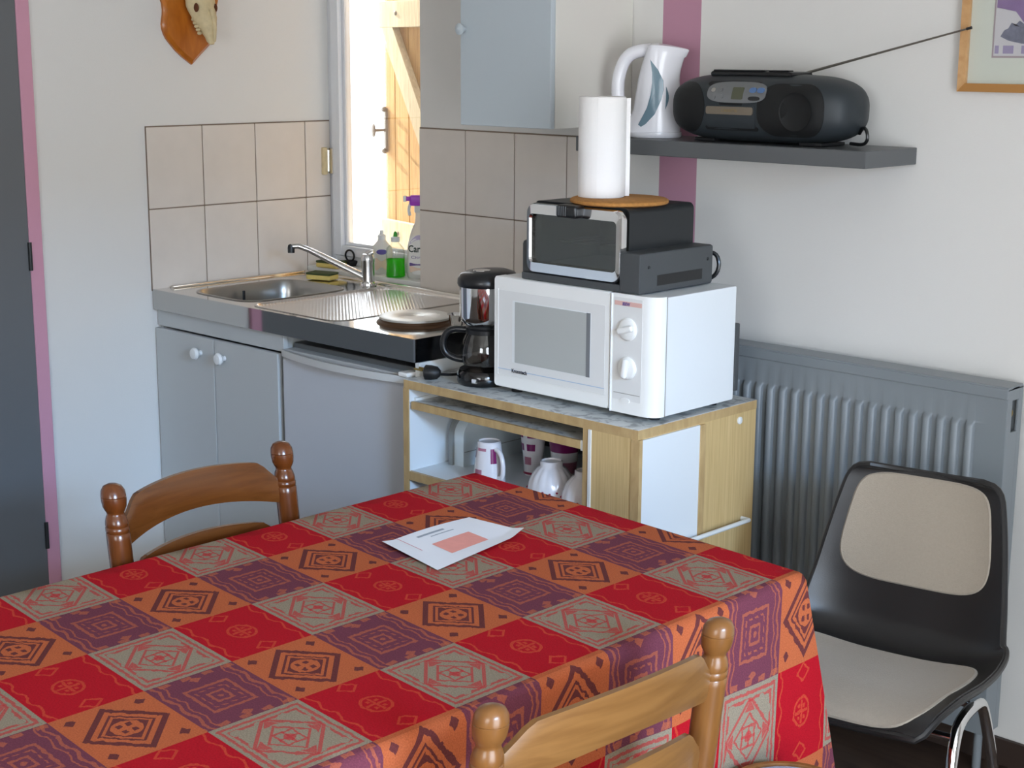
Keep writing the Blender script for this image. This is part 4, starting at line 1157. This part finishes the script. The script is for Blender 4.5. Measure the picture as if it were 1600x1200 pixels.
# ================================================================== WOODEN CHAIRS
def wooden_chair(label, loc, rz, Wd_, Zt, mats):
    post_m, slat_m = mats
    t = thing('ladder_back_chair', label, 'chair', loc, rz, 'wooden chairs at the table')
    Hh = Zt
    yb = lambda z: .175 + .045 * max(0, (z - .44) / (Hh - .44)) ** 1.2
    for sx in (-1, 1):
        prof_ = [(0, .0165), (.40, .0205), (Hh - .100, .0213), (Hh - .090, .0213), (Hh - .088, .0200), (Hh - .085, .0212), (Hh - .079, .0212), (Hh - .077, .0198), (Hh - .074, .0208), (Hh - .068, .0202), (Hh - .060, .0180), (Hh - .056, .0158), (Hh - .052, .0155), (Hh - .048, .0178), (Hh - .041, .0210), (Hh - .030, .0224), (Hh - .0245, .0224), (Hh - .0235, .0212), (Hh - .0225, .0224), (Hh - .013, .0212), (Hh - .005, .0165), (Hh - .001, .008), (Hh, .001)]
        zz = sorted(set([0, .1, .2, .3, .4, .5, .6, .7] + [z for z, _ in prof_]))
        zz = [z for z in zz if z < Hh - .12 and z <= .7] + [z for z, _ in prof_ if z >= Hh - .12]
        def rad_at(z):
            for (z0, r0), (z1, r1) in zip(prof_, prof_[1:]):
                if z0 <= z <= z1: return r0 + (r1 - r0) * (z - z0) / max(1e-6, z1 - z0)
            return prof_[-1][1]
        rings_ = [[(sx * Wd_ / 2 + rad_at(z) * cos(2 * pi * k / 24), yb(z) + rad_at(z) * sin(2 * pi * k / 24), z) for k in range(24)] for z in zz]
        part('back_post', MB().loft(rings_), post_m, t, ang=45)
    for k_, dz in enumerate((0, .118, .236)):
        def slat(u, v, side):
            s_ = 2 * u - 1
            a = min(1, max(0, (1 - abs(s_)) / .27)); a = a * a * (3 - 2 * a)
            zt = Hh - .076 - dz + .034 * a + .018 * (1 - s_ * s_)
            zb_ = Hh - .122 - dz + .026 * (1 - s_ * s_)
            z = zb_ + (zt - zb_) * v
            th_ = .0075 * (1 - .4 * abs(2 * v - 1) ** 4)
            return (s_ * (Wd_ / 2 - .008), yb(z) + .036 * (1 - s_ * s_) + side * th_, z)
        rg = [[slat(i_ / 32, j / 6, -1) for j in range(7)] + [slat(i_ / 32, j / 6, 1) for j in range(6, -1, -1)] for i_ in range(33)]
        part('back_slat', MB().loft(rg), slat_m, t, ang=50)
    for sx in (-1, 1):
        part('front_leg', MB().lathe([(.014, 0), (.019, .10), (.020, .30), (.021, .42), (.012, .445)], (sx * (Wd_ / 2 + .012), -.20, 0), n=18), post_m, t)
        part('stretcher', MB().tube([(sx * (Wd_ / 2 + .012), -.20, .22), (sx * Wd_ / 2, .175, .22)], .009, 10), post_m, t)
    part('stretcher', MB().tube([(-Wd_ / 2 - .012, -.20, .30), (Wd_ / 2 + .012, -.20, .30)], .009, 10), post_m, t)
    hw = Wd_ / 2
    part('seat', MB().loft([[(u, v, z) for u, v in [(-hw - .028, -.222), (hw + .028, -.222), (hw + .012, .19), (-hw - .012, .19)]] for z in (.42, .455)]), 'oak_edge', t)
    return t


wooden_chair('brown wooden ladder-back chair on the far side of the table by the kitchenette', (1.894, -1.569, 0), rad(94.85), .402, .860, ('chair_wood', 'chair_wood_slat'))
wooden_chair('honey wooden ladder-back chair on the near side of the table, back to the camera', (2.634, -1.769, 0), rad(-92.4), .423, .860, ('chair_wood_post', 'chair_wood_light'))
# round stool whose seat edge just shows at the bottom of the frame
st = thing('stool', 'round stool with pale blue padded seat at the table corner, mostly below the frame', 'stool', (2.795, -1.270, .0))
part('seat', MB().lathe([(.080, .450), (.095, .455), (.095, .470), (.085, .475), (.05, .477), (.005, .477)], n=36), 'stool_seat', st, 'pale blue padded seat')
part('seat_rim', MB().lathe([(.080, .43), (.104, .43), (.104, .472), (.100, .477), (.094, .476), (.090, .45)], n=36), 'chair_wood_post', st, 'wooden rim')
for k in range(3):
    a = 2 * pi * k / 3 + .4
    part('leg', MB().tube([(.07 * cos(a), .07 * sin(a), .44), (.095 * cos(a), .095 * sin(a), 0)], .014, 12), 'chair_wood_post', st)

# ================================================================== TABLE, CLOTH, PAPER
TX0, TX1, TY0, TY1, TZ = 1.822, 2.640, -2.46, -1.072, .744
tb = thing('dining_table', 'rectangular dining table hidden under the checked tablecloth', 'table', ((TX0 + TX1) / 2, (TY0 + TY1) / 2, 0))
part('tabletop', MB().box(TX0, TX1, TY0, TY1, TZ - .03, TZ, .006), 'chair_wood', tb, world=True)
for x in (TX0 + .05, TX1 - .05):
    for y in (TY0 + .05, TY1 - .05): part('leg', MB().box(x - .028, x + .028, y - .028, y + .028, 0, TZ - .03, .004), 'chair_wood', tb, world=True)
part('apron', MB().box(TX0 + .04, TX1 - .04, TY0 + .035, TY0 + .055, TZ - .11, TZ - .03).box(TX0 + .04, TX1 - .04, TY1 - .055, TY1 - .035, TZ - .11, TZ - .03).box(TX0 + .035, TX0 + .055, TY0 + .05, TY1 - .05, TZ - .11, TZ - .03).box(TX1 - .055, TX1 - .035, TY0 + .05, TY1 - .05, TZ - .11, TZ - .03), 'chair_wood', tb, world=True)


def tablecloth():
    bm = bmesh.new(); uvl = bm.loops.layers.uv.new('flat')
    cx0, cx1, cy0, cz = 1.812, 2.652, -2.47, .750
    def cy(x): return -1.000 - .065 * (min(cx1, max(cx0, x)) - cx0)      # the cloth lies slightly askew
    UV = {}
    def vert(p, uv):
        v = bm.verts.new(p); UV[v] = uv; return v
    def face(vs, uvs=None):
        f = bm.faces.new(vs)
        for l, v in zip(f.loops, vs): l[uvl].uv = UV[v]
        return f
    def sheet(nu, nv, fn):
        g = [[vert(*fn(i / nu, j / nv)) for j in range(nv + 1)] for i in range(nu + 1)]
        for i in range(nu):
            for j in range(nv): face((g[i][j], g[i + 1][j], g[i + 1][j + 1], g[i][j + 1]))
    def wrinkle(x, y): return .0012 * sin(9 * x + 3 * y) * sin(7 * y - 2 * x)
    def top(a, b):
        x = cx0 + (cx1 - cx0) * a; y = cy0 + (cy(x) - cy0) * b
        return (x, y, cz + wrinkle(x, y) * 16 * a * (1 - a) * b * (1 - b)), (x, y)
    sheet(24, 40, top)
    DROP, R = .46, .014
    def prof(d):
        """distance along the cloth from the table edge -> (out, down)"""
        q = R * pi / 2
        if d < q: return R * sin(d / R), R * (1 - cos(d / R))
        return R + (d - q) * .05, R + (d - q)
    K = .25
    # skirts: s runs along the edge, d down the drop; ends flare out into the corner folds
    def skirt(side):
        def fn(a, b):
            d = DROP * b ** 1.3
            out, down = prof(d)
            fl = K * max(0, d - .01)
            if side in ('E', 'W'):
                y0, y1 = cy0 - fl, cy(cx1 if side == 'E' else cx0) + fl
                y = y0 + (y1 - y0) * a
                w = d * (.030 * sin(y * 17 + .6) + .016 * sin(y * 31 + 1.0)) * min(1, 8 * a * (1 - a) + .12)
                x = cx1 + out + w if side == 'E' else cx0 - out - w
                return (x, y, cz - down), ((cx1 + d) if side == 'E' else (cx0 - d), y)
            x0, x1 = cx0 - out, cx1 + out
            x = x0 + (x1 - x0) * a
            # pulled out to the fold at both ends, hanging straight in between
            e = max(0, 1 - min(a, 1 - a) / .16)
            w = d * .03 * sin(x * 19) * (1 - e)
            o2 = out * (1 - e) + fl * e + w
            y = cy(x) + o2 if side == 'N' else cy0 - o2
            # ends must meet the E/W skirts
            if a in (0.0, 1.0): y = cy(x) + fl if side == 'N' else cy0 - fl
            if a == 1.0:
                yy = cy(x) + fl if side == 'N' else cy0 - fl
                aa = 1.0 if side == 'N' else 0.0
                x = fnE(aa, b)[0][0]
            if a == 0.0:
                aa = 1.0 if side == 'N' else 0.0
                x = fnW(aa, b)[0][0]
            return (x, y, cz - down), (x, (cy(x) + d) if side == 'N' else (cy0 - d))
        return fn
    fnE, fnW = skirt('E'), skirt('W')
    sheet(90, 22, fnE); sheet(90, 22, fnW); sheet(50, 22, skirt('N')); sheet(50, 22, skirt('S'))
    bmesh.ops.remove_doubles(bm, verts=bm.verts, dist=.0008)
    mb = MB(); mb.bm.free(); mb.bm = bm
    return mb


single('tablecloth', tablecloth(), 'cloth', 'red, orange and grey checked ethnic-pattern cloth over the dining table', 'tablecloth', ang=80)

# paper on the cloth: (x along one side, curled at the corners)
P4 = [Vector((2.043, -1.462)), Vector((2.035, -1.236)), Vector((2.187, -1.245)), Vector((2.216, -1.488))]
def paper_z(u, v):
    return .7525 + .012 * max(0, v - .80) ** 1.0 * 5 * u * .5 + .010 * max(0, u - .85) * 6 * v + .004 * sin(pi * u) * (1 - v) + .006 * max(0, .12 - u) * 8 * (1 - v)
def paper_pt(u, v, off=0.0):
    a = P4[0].lerp(P4[1], u); b_ = P4[3].lerp(P4[2], u); p_ = a.lerp(b_, v)
    return (p_.x, p_.y, paper_z(u, v) + off)
en = thing('letter', 'white printed letter with a pink rectangle lying on the tablecloth', 'paper', (2.12, -1.36, .7525))
part('sheet', MB().grid(24, 20, lambda u, v: paper_pt(u, v)), 'envelope', en, world=True)
part('address_panel', MB().grid(10, 8, lambda u, v: paper_pt(.30 + .42 * u, .42 + .36 * v, .0006)), 'envelope_pink', en, 'salmon pink rectangle', world=True)
part('fold_line', MB().grid(2, 12, lambda u, v: paper_pt(.155 + .007 * u, .0 + .48 * v, .0005)), 'envelope_red', en, world=True)
part('printed_line', MB().grid(8, 2, lambda u, v: paper_pt(.30 + .30 * u, .13 + .045 * v, .0005)), 'print_grey', en, world=True)
part('printed_line', MB().grid(8, 2, lambda u, v: paper_pt(.40 + .26 * u, .23 + .02 * v, .0005)), 'print_grey', en, world=True)
